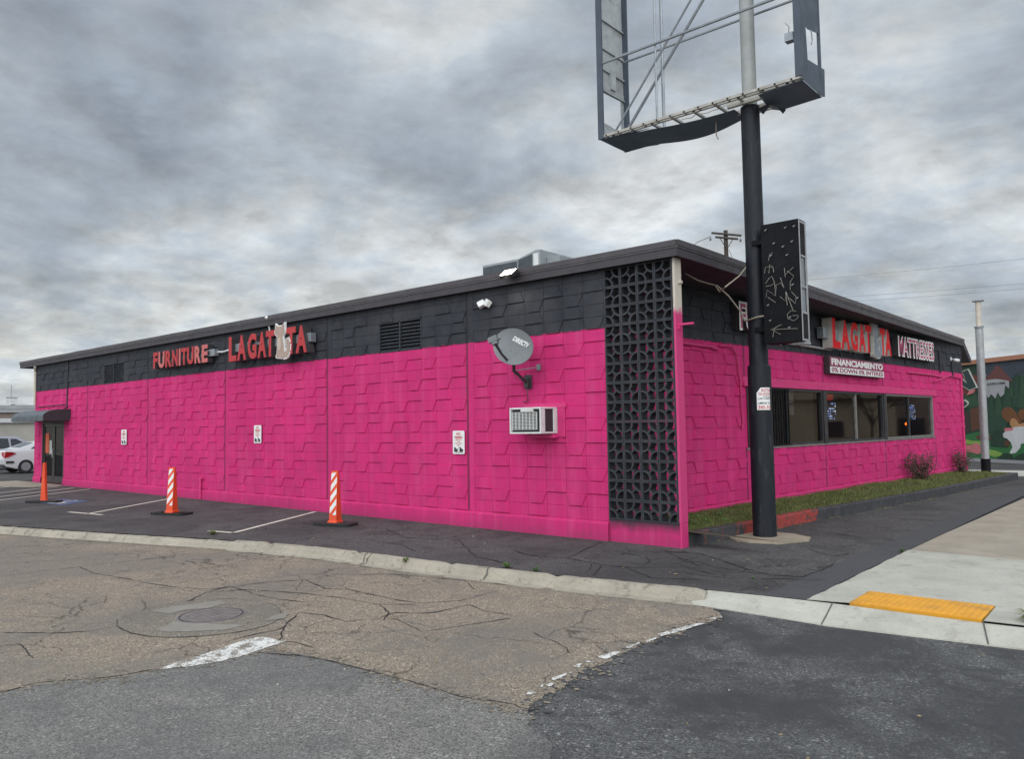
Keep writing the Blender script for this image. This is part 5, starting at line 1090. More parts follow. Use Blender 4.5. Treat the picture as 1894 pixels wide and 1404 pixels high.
mb = MB(); mb.box(-0.9, 1.5, 0.1, 0.2, 0.0, 0.25); mb.box(-0.9, 1.5, 1.2, 1.3, 0.0, 0.25); mb.build('curb_frame', 'steel', t)
# ================================================================== POLE SIGN
PX, PY = 0.514, 1.764
t = thing('pole_sign', 'tall black pole carrying an empty rusting sign frame by the store corner', 'pole sign', (PX, PY, 0.0))
mb = MB(); mb.cyl(0, 0, -0.05, 2.72, 0.182, n=40); mb.cyl(0, 0, 2.72, 2.745, 0.182, 0.160, 40); mb.build('pole_base', 'pole_black', t, smooth=True)
mb = MB(); mb.cyl(0, 0, 2.74, 7.0, 0.150, n=40); mb.build('pole', 'pole_black', t, smooth=True)
mb = MB(); mb.cyl(0, 0, 7.0, 10.4, 0.116, n=32); mb.build('upper_pole', 'pole_grey', t, smooth=True)
SXa, SXb, SY0, SY1, SB, STP = -2.15-PX, 1.53-PX, 1.30-PY, 2.20-PY, 7.02, 10.6
mb = MB()
# painted side skins, torn
mb.prism([(SY0, SB), (SY1, SB), (SY1, SB+0.32), (SY0+0.30, SB+0.36), (SY0, SB+0.36)], SXa-0.008, SXa-0.002, 'x'); mb.build('side_skin', 'sign_inside', t); mb = MB()
mb.prism([(SY0, SB+0.92), (SY1, SB+0.95), (SY1, STP), (SY0, STP)], SXa-0.008, SXa-0.002, 'x')
mb.prism([(SY1-0.14, SB+0.31), (SY1, SB+0.31), (SY1, SB+0.955), (SY1-0.14, SB+0.945)], SXa-0.0085, SXa-0.0025, 'x')
mb.build('side_skin', 'sign_inside', t)
mb = MB(); mb.prism([(SY0, SB), (SY1, SB), (SY1+0.13, SB+0.04), (SY1+0.16, SB+0.50), (SY1, SB+0.48), (SY0+0.30, SB+0.40), (SY0+0.26, SB+0.92), (SY0+0.34, SB+0.90), (SY1-0.05, SB+1.02), (SY1-0.03, SB+1.62), (SY1, STP), (SY0, STP)], SXb, SXb+0.006, 'x'); mb.build('side_skin', 'sign_skin', t)
# front and rear retaining angles
for y in (SY0, SY1-0.02): MB().box(SXa-0.012, SXa+0.105, y-0.012, y+0.02, SB-0.01, STP).build('side_retainer', 'sign_skin', t)
mb = MB(); mb.box(SXb-0.085, SXb+0.01, SY0-0.012, SY0+0.03, SB+0.05, STP); mb.build('side_retainer', 'sign_skin', t); MB().box(SXb-0.03, SXb+0.01, SY1-0.05, SY1+0.005, SB+0.3, STP).build('side_retainer', 'sign_skin', t)
# ladder-like bottom frame
mb = MB()
for y in (SY0+0.0, SY0+0.10): mb.box(SXa+0.02, SXb-0.02, y, y+0.035, SB+0.015, SB+0.06)
mb.box(SXa+0.02, SXb-0.02, SY1-0.06, SY1-0.02, SB+0.015, SB+0.06)
for k in range(14): x = SXa+0.15+k*(SXb-SXa-0.3)/13; mb.box(x-0.015, x+0.015, SY0, SY0+0.12, SB+0.018, SB+0.05)
for k in range(9): x = SXa+0.25+k*(SXb-SXa-0.5)/8; mb.box(x-0.025, x+0.025, SY0+0.1, SY1-0.04, SB+0.02, SB+0.055)
mb.box(-0.30, 0.30, -0.22, -0.16, SB-0.02, SB+0.06); mb.box(-0.30, 0.30, 0.16, 0.22, SB-0.02, SB+0.06)
mb.build('bottom_frame', 'sign_frame', t)
# sagging belly sheet, left part, and the right remnant
mb = MB(); n = 22
def belly(u):
    x = SXa+u*2.42; c = max(0, u-0.40)/0.6
    ya = SY0+0.14+0.26*min(1, c*1.1); yb = SY1+0.02-0.06*math.sin(u*7)*(u > 0.3); s = -0.10*math.sin(math.pi*max(0, (u-0.2)/0.8))*1.0
    return [(x, ya, SB-0.005+s*0.45), (x, (ya+yb)/2, SB-0.008+s), (x, yb, SB-0.003+s*0.9)]
for k in range(n):
    a, b = belly(k/n), belly((k+1)/n)
    for i in range(2):
        mb.quad(a[i], b[i], b[i+1], a[i+1]); mb.quad(*[(p[0], p[1], p[2]+0.003) for p in (a[i], b[i], b[i+1], a[i+1])])
mb.poly([(SXa, SY0, SB-0.006), (SXa+0.95, SY0+0.14, SB-0.006), (SXa+0.95, SY0+0.16, SB-0.006), (SXa, SY0+0.16, SB-0.006)])
mb.build('belly_sheet', 'sign_belly_hazed', t)
mb = MB(); mb.prism([(SXb-0.72, SY0+0.10), (SXb, SY0+0.05), (SXb, SY1), (SXb-0.62, SY1+0.05), (SXb-0.80, SY1-0.2)], SB-0.012, SB-0.006, 'z'); mb.build('belly_sheet', 'sign_belly_hazed', t)
mb = MB(); pr_ = [(0.15, -0.05, SB-0.10), (0.30, -0.02, SB-0.05), (0.46, 0.0, SB-0.16), (0.55, 0.02, SB-0.17)]
for a, b in zip(pr_, pr_[1:]): mb.quad(a, b, (b[0], b[1]+0.10, b[2]-0.01), (a[0], a[1]+0.22, a[2]-0.03))
mb.build('torn_strip', 'sign_skin', t)
# rails and braces
def pair(name, p, q, r, m): 
    mb = MB(); mb.tube([(p[0]-PX, p[1]-PY, p[2]), (q[0]-PX, q[1]-PY, q[2])], r, 6); mb.build(name, m, t)
pair('rail', (-2.13, 1.32, 8.42), (1.52, 1.32, 8.42), 0.026, 'steel'); pair('rail', (-2.13, 2.18, 8.76), (1.52, 2.18, 8.76), 0.022, 'steel')
pair('upright', (-0.97, 1.34, 7.05), (-0.97, 1.34, 10.5), 0.020, 'steel'); pair('upright', (-1.30, 2.17, 7.05), (-1.30, 2.17, 10.5), 0.030, 'steel')
pair('brace', (-1.85, 1.33, 7.05), (0.95, 1.33, 10.4), 0.020, 'steel'); pair('brace', (-2.10, 2.17, 7.40), (0.5, 2.17, 10.5), 0.028, 'steel')
for z in (SB+0.95, SB+1.35, SB+1.75, SB+2.3): MB().box(SXa-0.001, SXa+0.03, SY0+0.03, SY1-0.03, z, z+0.035).build('inner_rib', 'sign_inside', t)
mb = MB(); mb.box(SXa, SXa+0.05, SY0+0.38, SY0+0.54, SB+1.05, SB+1.4); mb.box(SXa, SXa+0.02, SY0+0.05, SY1-0.05, SB+1.0, SB+1.07); mb.build('inner_box', 'sign_inside', t)
mb = MB(); mb.box(SXb-0.27, SXb-0.14, SY0+0.1, SY0+0.22, 7.72, 7.85); mb.tube([(SXb-0.22, SY0+0.15, 7.85), (SXb-0.20, SY0+0.13, 7.95), (SXb-0.25, SY0+0.1, 8.02)], 0.008, 5); mb.build('wiring_remnant', 'steel', t); mb = MB(); mb.tube([(SXb+0.02, SY0+0.45, 7.95), (SXb+0.02, SY0+0.50, 7.80), (SXb+0.03, SY0+0.42, 7.70)], 0.010, 5); mb.build('wiring_remnant', 'steel', t)
mb = MB(); mb.tube([(-0.65, 0.1, SB-0.05), (-0.66, 0.12, SB-0.28), (-0.63, 0.12, SB-0.36)], 0.010, 6); mb.tube([(-1.2+0.07*k, -0.1+0.03*math.sin(k), SB+0.07+0.012*math.sin(k*1.7)) for k in range(16)], 0.008, 5); mb.build('hanging_wire', 'cable_beige', t)
# cabinet hung on the pole, with bare neon tubes
t2 = thing('cabinet_sign', 'narrow black cabinet sign with bare neon tube strokes, hung on the tall black pole', 'sign', (1.035, 1.64, 3.06))
cx0, cx1, cy0, cy1, H = -0.30, 0.30, -0.15, 0.14, 1.87
mb = MB(); mb.box(cx0, cx1, cy0, cy0+0.012, 0, H); mb.box(cx0, cx1, cy1-0.012, cy1, 0, H); mb.box(cx0, cx1-0.0, cy0, cy1, -0.01, 0.0); mb.box(cx0, cx1, cy0, cy1, H, H+0.01); mb.box(cx0, cx0+0.012, cy0+0.012, cy1-0.012, 0, H)
mb.build('cabinet', 'black_metal', t2, bevel=0.003)
mb = MB(); mb.box(cx1-0.03, cx1-0.02, cy0+0.012, cy1-0.012, 0.0, H); mb.build('inner_skin', 'steel', t2)
mb = MB(); mb.box(cx1-0.01, cx1+0.004, cy0, cy0+0.03, 0, H); mb.box(cx1-0.01, cx1+0.004, cy1-0.05, cy1, 0, H)
for z in (0.0, 0.42, 0.82, 1.3, H-0.04): mb.box(cx1-0.01, cx1+0.003, cy0+0.03, cy1-0.05, z, z+0.03)
mb.build('side_rails', 'galv', t2); mb = MB(); mb.box(cx1-0.012, cx1+0.001, cy0+0.03, cy1-0.05, 0.03, 0.42); mb.box(cx1-0.012, cx1+0.001, cy0+0.03, cy1-0.05, 1.33, H-0.04); mb.build('side_skin', 'black_metal', t2)
mb = MB()
for P in NEON: mb.tube([(p[0]-1.035, cy0-0.022, p[1]-3.06) for p in P], 0.0045, 6)
mb.build('neon_tubes', 'tube_glass', t2)
mb = MB()
for p in DOTS:
    x, z = p[0]-1.035, p[1]-3.06; mb.tube([(x, cy0, z), (x, cy0-0.03, z)], 0.010, 6); mb.tube([(x, cy0-0.03, z), (x+0.03, cy0-0.03, z+0.012)], 0.006, 5)
mb.build('tube_supports', 'galv', t2)
for z in (1.6, 0.2): MB().box(-0.50, cx0, -0.05, 0.05, z, z+0.08).build('hanger', 'black_metal', t2)
mb = MB(); mb = MB(); mb.box(0.1, 0.33, -0.05, 0.10, -0.05, -0.012); mb.build('ballast_plate', 'galv', t2)
# paper flyer wrapped on the pole
t = thing('flyer', 'white flyer with red and black lettering pasted round the black pole', 'flyer', (PX, PY, 2.02))
a0, a1 = math.radians(-83), math.radians(-13); R_ = 0.1845
def wrap(mbx, rr): 
    mbx.v = [(rr*math.cos(a0+(a1-a0)*v[0]), rr*math.sin(a0+(a1-a0)*v[0]), v[2]) for v in mbx.v]; return mbx
mb = MB(); n = 20
for k in range(n):
    a, b = k/n, (k+1)/n
    ta = 0.355 if a > 0.28 else 0.27+0.085*a/0.28; tb = 0.355 if b > 0.28 else 0.27+0.085*b/0.28
    mb.quad((a, 0, 0), (b, 0, 0), (b, 0, tb), (a, 0, ta))
wrap(mb, R_); mb.build('paper', 'sign_white', t)
for (s, x0, x1, z0, z1, m) in (('ROTA', 0.34, 1.0, 0.285, 0.335, 'sign_red'), ('GUADA', 0.12, 1.0, 0.235, 0.275, 'sign_red'), ('LAUTO', 0.45, 1.0, 0.205, 0.225, 'text_black'), ('LAS CARP', 0.08, 0.98, 0.165, 0.195, 'text_black'), ('LIMPIAS TU', 0.08, 1.0, 0.09, 0.125, 'text_black'), ('385-52', 0.08, 1.0, 0.015, 0.07, 'sign_red')):
    w = fit(text_mb(s, 0.02, 0.0), x0, x1, z0, z1, 0.0); wrap(w, R_+0.0016); w.build('lettering', [m, m], t)
# ================================================================== PLANTER, PLANTS
PK = [(-0.02, 0.21), (0.06, 0.8), (0.20, 2.15), (0.34, 4.4), (0.62, 6.6), (0.93, 9.6), (1.28, 13.8), (1.56, 18.0), (1.62, 18.9)]
t = thing('planter_kerb', 'black painted concrete kerb with a worn red stretch along the planting strip', 'kerb')
mb = MB(); n0 = 0
for (a, b) in zip(PK, PK[1:]):
    d = (Vector(b)-Vector(a)).normalized(); nn = Vector((-d.y, d.x))*0.15; m = max(1, int((Vector(b)-Vector(a)).length/0.35))
    for k in range(m):
        p = Vector(a).lerp(Vector(b), k/m); q = Vector(a).lerp(Vector(b), (k+1)/m); e0, e1 = [0.012*mnoise.noise(Vector((v.x*3, v.y*3, 2))) for v in (p, q)]
        hz = lambda v: g(v.x, v.y)+0.20
        P = [(p.x+e0, p.y, -0.4), (p.x+e0, p.y, hz(p)-0.015), (p.x-0.015+e0, p.y, hz(p)+e0*0.5), (p.x+nn.x, p.y+nn.y, hz(p)), (p.x+nn.x, p.y+nn.y, -0.4)]
        Q = [(q.x+e1, q.y, -0.4), (q.x+e1, q.y, hz(q)-0.015), (q.x-0.015+e1, q.y, hz(q)+e1*0.5), (q.x+nn.x, q.y+nn.y, hz(q)), (q.x+nn.x, q.y+nn.y, -0.4)]
        for i in range(4): mb.quad(P[i], Q[i], Q[i+1], P[i+1])
mb.prism([(-0.05, 18.75), (1.62, 18.9), (1.60, 19.05), (-0.05, 18.95)], -0.4, 0.108, 'z'); mb.build('kerb_body', 'planter_paint', t)
def pkx(y):
    for a, b in zip(PK, PK[1:]):
        if a[1] <= y <= b[1]: return a[0]+(b[0]-a[0])*(y-a[1])/(b[1]-a[1])
    return PK[-1][0]
def soilz(x, y):
    w0 = fpt(y).x; k = pkx(y)-0.1; u = min(1, max(0, (x-w0)/(k-w0))); return g(x, y)+0.185+0.05*(1-u)+0.025*mnoise.noise(Vector((x*1.3, y*1.3, 5)))
mb = MB(); ys = [0.2+k*0.4 for k in range(47)]
for a, b in zip(ys, ys[1:]):
    for i in range(6):
        P = []
        for (y, u) in ((a, i/6), (a, (i+1)/6), (b, (i+1)/6), (b, i/6)):
            x = fpt(y).x-0.03+(pkx(y)-0.1-fpt(y).x)*u; P.append((x, y, soilz(x, y)))
        mb.poly(P)
setting(mb.build('planting_soil', 'soil', smooth=True))
rg = random.Random(5); mb = MB()
def blade(mb, x, y, z, h, w, lean, a):
    dx, dy = math.cos(a), math.sin(a); px_, py_ = -dy*w/2, dx*w/2
    m = (x+dx*lean*0.35, y+dy*lean*0.35, z+h*0.65); e = (x+dx*lean, y+dy*lean, z+h)
    mb.poly([(x-px_, y-py_, z-0.01), (x+px_, y+py_, z-0.01), (m[0]+px_*0.8, m[1]+py_*0.8, m[2]), (m[0]-px_*0.8, m[1]-py_*0.8, m[2])]); mb.poly([(m[0]-px_*0.8, m[1]-py_*0.8, m[2]), (m[0]+px_*0.8, m[1]+py_*0.8, m[2]), e])
for k in range(42000):
    y = 0.25+18.3*rg.random()**1.6; u = rg.random(); x = fpt(y).x+0.02+(pkx(y)-0.16-fpt(y).x)*u
    dn = mnoise.noise(Vector((x*1.1, y*0.9, 2)))
    if rg.random() > 0.82+0.5*dn: continue
    s = 1+0.05*y
    blade(mb, x, y, soilz(x, y), rg.uniform(0.025, 0.075)*(1+0.6*max(0, dn)), 0.006*s, rg.uniform(0.0, 0.05), rg.uniform(0, 6.28))
setting(mb.build('grass', 'grass_blade'), 'stuff')
def weed(label, x, y, z, n, r, m='weed_leaf', group=None, name='weed'):
    rr = random.Random(int(x*100+y*37)); mb = MB()
    for k in range(n):
        a = rr.uniform(0, 6.28); rad = r*rr.uniform(0.4, 1.0); h = r*rr.uniform(0.15, 0.65); wd = r*(0.16 if name == 'weed' else 0.05)
        dx, dy = math.cos(a), math.sin(a); bx, by = -dy*wd, dx*wd
        p0 = (x, y, z); p1 = (x+dx*rad*0.5, y+dy*rad*0.5, z+h); p2 = (x+dx*rad, y+dy*rad, z+h*0.7)
        mb.poly([(p0[0]-bx*.3, p0[1]-by*.3, z), (p0[0]+bx*.3, p0[1]+by*.3, z), (p1[0]+bx, p1[1]+by, p1[2]), (p1[0]-bx, p1[1]-by, p1[2])]); mb.poly([(p1[0]-bx, p1[1]-by, p1[2]), (p1[0]+bx, p1[1]+by, p1[2]), p2])
    return tag(mb.build(name, m), label, 'weed', group)
gw = 'broad leaved weeds in the planting strip'
for (x, y) in ((-0.45, 0.95), (-0.25, 1.35), (-0.62, 1.75), (-0.15, 1.75), (-0.5, 2.3), (-0.80, 1.2)): weed('broad leaved green weed in the planting strip beside the pierced screen', x, y, soilz(x, y), 16, 0.13, group=gw)
weed('dry grass tuft on the kerb below the parking line', -7.28, -3.33, g(-7, 0)-0.0, 80, 0.13, 'grass_blade', name='grass_tuft')
weed('low green grass at the kerb in front of the pierced screen', -1.05, -2.70, 0.0, 60, 0.11, 'grass_green', name='grass_tuft')
weed('low green grass along the kerb right of the other green kerb tuft', -0.60, -2.66, 0.0, 50, 0.09, 'grass_green', name='grass_tuft')
weed('thin green tuft between black asphalt and the new concrete', 2.60, 1.45, 0.0, 40, 0.08, 'grass_green', name='grass_tuft')
weed('small weed in the cracked asphalt near the new concrete', 1.75, -1.55, 0.0, 24, 0.05, 'grass_green', name='grass_tuft')
weed('weed growing against the planter kerb by the pole pad', 0.02, 1.25, 0.0, 26, 0.10, name='weed')
weed('dry tuft at the gutter below the pierced screen', -2.55, -3.08, -0.02, 50, 0.10, 'grass_blade', name='grass_tuft')
weed('dry upright weed at the far corner of the yellow panel', 4.52, -1.95, 0.0, 60, 0.17, 'grass_blade', name='grass_tuft')
mb = MB(); rl = random.Random(8)
for k in range(360):
    u = rl.random()
    if u < 0.62: y = rl.uniform(0.4, 18); x = pkx(y)+abs(rl.gauss(0.03, 0.10)); z = g(x, y)+0.012
    elif u < 0.85: x = rl.uniform(-11, 2.4); y = rl.uniform(kx(x)+0.08, -0.1); z = g(x, y)+0.011
    else: x = rl.uniform(-4, 4.4); y = rl.uniform(-7, -2.9); z = rd(x)+0.014
    a = rl.uniform(0, 6.28); s = rl.uniform(0.010, 0.032) if y > -2.8 else rl.uniform(0.006, 0.018); c_, s_ = math.cos(a), math.sin(a)
    mb.poly([(x+(p*c_-q*s_)*s, y+(p*s_+q*c_)*s, z+h) for p, q, h in ((-1.2, 0, 0), (-0.2, 0.5, 0.006), (1.2, 0.05, 0.002), (0.1, -0.5, 0.0))])
setting(mb.build('fallen_leaves', 'dry_leaf'), 'stuff')
mb = MB()
for k in range(60):
    x = rl.uniform(-9, 4); y = rl.uniform(-7.5, 1.0)
    if y > kx(min(x, 2.6))-0.4 and not (y > kx(min(x, 2.6))+0.1 and y < -0.2): continue
    z = (g(x, y) if y > -2 else rd(x))+0.012; s = rl.uniform(0.003, 0.006); mb.box(x-s, x+s, y-s, y+s, z-s, z+s*0.7, None)
setting(mb.build('gravel', 'concrete_far'), 'stuff')
def shrub(label, x, y, w, h, seed, dens):
    z = soilz(x, y); t = thing('shrub', label, 'shrub', (x, y, z)); rr = random.Random(seed); st = MB(); lf = MB()
    for k in range(dens):
        a = rr.uniform(0, 6.28); sp = rr.uniform(0.3, 1.0)*w/2; hh = h*rr.uniform(0.55, 1.0)
        P = [Vector((0, 0, -0.02))]
        for j in range(1, 6):
            u = j/5; P.append(Vector((math.cos(a)*sp*u**0.8, math.sin(a)*sp*u**0.8, hh*u))+Vector((rr.gauss(0, .03), rr.gauss(0, .03), rr.gauss(0, .02))))
        st.tube(P, [0.010, 0.009, 0.007, 0.006, 0.004, 0.003], 5)
        for j in range(1, 6):
            for q in range(13):
                c = P[j-1].lerp(P[j], rr.random())+Vector((rr.gauss(0, .06), rr.gauss(0, .06), rr.gauss(0, .05)))
                if c.z < 0.02: continue
                s = rr.uniform(0.018, 0.036); d = Vector((rr.gauss(0, 1), rr.gauss(0, 1), rr.gauss(0, 1))).normalized(); e = d.orthogonal().normalized()*s*0.5; d *= s
                lf.poly([c-d, c+e, c+d, c-e])
    st.build('stems', 'bark', t); lf.build('foliage', 'shrub_leaf', t)
y = 13.4; shrub('dark red and green shrub nearest the far front window', fpt(y, 0.42).x, y, 1.15, 0.80, 3, 26)
y = 17.7; shrub('sparse shrub at the far corner of the street front', fpt(y, 0.30).x, y, 0.85, 0.82, 6, 15)
# pale post past the planter
t = thing('steel_post', 'pale weathered steel post with a flat cap at the far end of the planter', 'post', (0.391, 21.04, -0.1))
mb = MB(); mb.cyl(0, 0, 0, 0.55, 0.150, n=20); mb.build('sleeve', 'black_metal', t); M = Matrix.Rotation(0.020, 4, 'X')
mb = MB(); mb.tube([(0, 0, 0.5), (0.03, -0.10, 5.15)], 0.125, 20); mb.build('lower_tube', 'galv', t, smooth=True)
mb = MB(); mb.tube([(0.03, -0.10, 5.12), (0.03, -0.11, 5.18)], 0.15, 20); mb.tube([(0.03, -0.05, 3.42), (0.03, -0.05, 3.46)], 0.135, 20); mb.tube([(0.01, -0.02, 1.25), (0.01, -0.02, 1.28)], 0.135, 20); mb.build('collar', 'steel', t)
mb = MB(); mb.tube([(0.03, -0.11, 5.15), (0.04, -0.12, 6.05)], 0.088, 18); mb.build('upper_tube', 'cream_trim', t, smooth=True)
mb = MB(); mb.box(-0.13, 0.21, -0.28, 0.05, 6.05, 6.09); mb.build('cap_plate', 'steel', t)
# ================================================================== DELINEATORS
def delineator(label, x, y, rz, base_round, group='orange channelizers on the parking lot'):
    t = thing('channelizer', label, 'traffic channelizer', (x, y, g(x, y)), rz, group); H = 1.02
    mb = MB()
    if base_round:
        P = []
        for (cx_, cy_, a0) in ((0.42, 0.12, 0), (-0.42, 0.12, 90), (-0.42, -0.12, 180), (0.42, -0.12, 270)):
            for k in range(4): a = math.radians(a0+30*k); P.append((cx_*0.85+0.06*math.cos(a), cy_+0.06*math.sin(a)))
        mb.prism(P, 0.0, 0.055, 'z'); mb.build('base', 'rubber', t, bevel=0.012)
    else:
        mb.box(-0.42, 0.42, -0.17, 0.17, 0.0, 0.02)
        for x0 in (-0.42, -0.30, 0.16, 0.36): mb.box(x0, x0+0.06, -0.17, 0.17, 0.02, 0.05)
        for y0 in (-0.17, 0.13): mb.box(-0.42, 0.42, y0, y0+0.04, 0.02, 0.046)
        mb.build('base', 'rubber', t, bevel=0.008)
    zb, wb, wt, db, dt_ = 0.045, 0.086, 0.076, 0.085, 0.022
    f = lambda z: (wb+(wt-wb)*(z-zb)/(H-zb), db+(dt_-db)*(z-zb)/(H-zb))
    mb = MB(); lv = [zb, zb+0.03, zb+0.05, H-0.015, H]; R2 = []
    for i, z in enumerate(lv):
        w, d = f(z); w += 0.018 if i < 2 else 0; d += 0.018 if i < 2 else 0; w -= 0.012 if i == 4 else 0
        R2.append([(-w, -d, z), (w, -d, z), (w, d, z), (-w, d, z)])
    for a, b in zip(R2, R2[1:]):
        for i in range(4): mb.quad(a[i], a[(i+1) % 4], b[(i+1) % 4], b[i])
    mb.poly(R2[-1]); mb.build('panel', 'orange_plastic', t, bevel=0.006)
    mb = MB()
    for face in (-1, 1):
        def F(u, z):
            w, d = f(z); return (u*(w-0.012), face*(d+0.002), z)
        z0_, z1_ = 0.20, 0.985; st = 0.205; sl = 0.17
        for k in range(-1, 5):
            za = z0_+k*st+0.02
            P = [(-1, za), (-1, za+0.115), (1, za+0.115+sl), (1, za+sl)]
            # clip to the sheeting's height
            def clip(P, zc, keep):
                out = []
                for i in range(len(P)):
                    a, b = P[i-1], P[i]; ia, ib = keep(a[1], zc), keep(b[1], zc)
                    if ia != ib: u = (zc-a[1])/(b[1]-a[1]); out.append((a[0]+(b[0]-a[0])*u, zc))
                    if ib: out.append(b)
                return out
            P = clip(P, z0_, lambda z, c: z >= c-1e-9)
            if len(P) > 2: P = clip(P, z1_, lambda z, c: z <= c+1e-9)
            if len(P) > 2: mb.poly([F(*p) for p in P])
    mb.build('reflective_stripes', 'reflective_white', t); return t
delineator('striped orange channelizer on a smooth black base nearest the store corner', -6.55, -1.28, math.radians(16), True)
delineator('striped orange channelizer on a slotted black base by the middle no parking sign', -11.10, -2.20, math.radians(22), False)
t = thing('traffic_post', 'slim plain orange traffic post by the blue bay mark near the door', 'traffic channelizer', (-16.79, -2.80, g(-16.8, 0)), math.radians(30))
mb = MB(); mb.box(-0.45, 0.45, -0.14, 0.14, 0, 0.06); mb.build('base', 'rubber', t, bevel=0.015)
mb = MB(); mb.prism([(-0.085, 0.05), (0.085, 0.05), (0.075, 0.10), (0.022, 1.03), (-0.022, 1.03), (-0.075, 0.10)], -0.045, 0.035, 'y'); mb.build('panel', 'orange_plastic', t, bevel=0.01)
# ================================================================== BACKGROUND
# mural building
MA, MBp = Vector((-2.0, 32.0)), Vector((0.4, 30.0)); md = (MBp-MA).normalized(); mrz = math.atan2(md.y, md.x)
t = thing('mural_building', 'low building with a painted forest mural and orange roof edge past the post', 'building', (MA.x, MA.y, 0), mrz)
mb = MB(); mb.box(-8, 4.2, 0, 9, -0.6, 4.42); mb.build('wall', 'mural_ground', t)
mb = MB(); mb.box(-8.1, 4.3, -0.12, 9.1, 4.42, 4.62); mb.build('roof_trim', 'orange_trim', t)
mb = MB(); mb.box(-8, 4.2, -0.06, 0, -0.6, 0.0); mb.build('plinth', 'stucco_grey', t)
names = dict(DKGREEN='painted_forest', GREEN2='painted_tree', GREEN3='painted_tree', RED='painted_shape', BROWN='painted_trunk', BROWN2='painted_trunk', WHITE='painted_tower', ROOF='painted_tower_roof', BRIGHT='painted_meadow', LIME='painted_meadow', PINK='painted_shape', HAT='painted_hat', TAN='painted_face', BEARD='painted_beard', LETTERRIM='painted_letter_outline', LETTER='painted_letter')
mg = {}
order = []
for k, (m, P) in enumerate(MURAL):
    key = (m, k) 
    mb = MB(); mb.prism([(p[0], max(p[1], 0.005)) for p in P], -0.004-0.002*k, 0.0, 'y'); mb.build(names[m], 'mural_'+m.lower(), t)
fit(text_mb('JAROM', 0.02, 0.01), MURALTEXT[0][0], MURALTEXT[1][0], MURALTEXT[0][1]-0.0, MURALTEXT[1][1], -0.075, 0.004).build('lettering', ['text_black', 'text_black'], t)
# utility pole and wires
up_ = Vector((-15.9, 36.1, 0)); t = thing('utility_pole', 'dark wooden utility pole with two crossarms behind the store roof', 'utility pole', up_)
mb = MB(); mb.cyl(0, 0, -0.7, 14.15, 0.17, 0.13, 14); mb.build('pole', 'wood_pole', t, smooth=True)
ad = Vector((0.745, 0.667, -0.12)); ad2 = Vector((ad.x, ad.y, -0.10)).normalized()
for z, s in ((13.75, 0.95), (13.62, 0.72)):
    mb = MB(); a = ad2*-s; b = ad2*s*1.02; off = Vector((0.12, -0.14, 0)) if s < 0.9 else Vector((0.10, -0.13, 0.12))
    mb.tube([a+Vector((0, 0, z))+off, b+Vector((0, 0, z))+off], 0.075, 4); mb.build('crossarm', 'wood_pole', t)
mb = MB()
for s in (-0.45, 0.45): mb.tube([tuple(ad2*s+Vector((0.1, -0.13, 13.65))), (0.1, -0.12, 12.9)], 0.025, 5)
mb.tube([tuple(ad2*-0.95+Vector((0, 0, 11.9))), tuple(ad2*0.2+Vector((0, 0, 11.75)))], 0.04, 5); mb.build('brace', 'wood_pole', t)
mb = MB()
for s, z in ((-1.0, 13.6), (-0.9, 12.1), (-0.7, 12.2), (0.75, 12.0), (-0.55, 12.35), (0.95, 13.5)):
    p = ad2*s; mb.tube([(p.x, p.y, z-0.10), (p.x, p.y, z), (p.x, p.y, z+0.12)], [0.05, 0.085, 0.04], 8)
def loop(cx_, cz_, r): mb.tube([tuple(ad2*(cx_+r*math.cos(a))+Vector((0, 0, cz_+r*math.sin(a)))) for a in [k*math.pi/8 for k in range(17)]], 0.018, 5)
loop(-0.75, 12.2, 0.25); loop(0.6, 12.1, 0.2); mb.build('insulators', 'insulator', t)
mb = MB(); mb.tube([tuple(ad2*-0.95+Vector((0, 0, 13.7))), tuple(ad2*-1.9+Vector((0, 0, 13.2))), tuple(ad2*-2.3+Vector((0, 0, 12.8)))], 0.03, 5); mb.tube([tuple(ad2*-2.2+Vector((0, 0, 12.7))), tuple(ad2*-1.9+Vector((0, 0, 12.1))), tuple(ad2*-1.0+Vector((0, 0, 12.15)))], 0.018, 5); mb.tube([tuple(ad2*0.2+Vector((0, 0, 12.9))), tuple(ad2*1.6+Vector((0, 0, 9.0)))], 0.018, 5); mb.build('jumper_wire', 'insulator', t)
def wire(label, a, b, sag, r=0.012):
    a, b = Vector(a), Vector(b); P = [a.lerp(b, k/24)-Vector((0, 0, sag*4*(k/24)*(1-k/24))) for k in range(25)]
    return tag(MB().tube(P, r, 5).build('overhead_wire', 'insulator'), label, 'wire', 'overhead wires right of the pole sign')
def ext(a, b, u0, u1): a, b = Vector(a), Vector(b); return a.lerp(b, u0), a.lerp(b, u1)
a, b = ext((-15.6, 49.7, 13.1), (-2.9, 60.4, 14.7), -0.6, 2.6); wire('single thin overhead wire, highest of those right of the pole sign', a, b, 0.6)
a, b = ext((-13.3, 51.8, 11.7), (-3.0, 60.5, 12.7), -0.6, 2.8); wire('overhead wire, upper of the low pair right of the pole sign', a, b, 0.5)
wire('overhead wire, lower of the low pair right of the pole sign', Vector(a)-Vector((0, 0, 0.35)), Vector(b)-Vector((0, 0, 0.35)), 0.55)
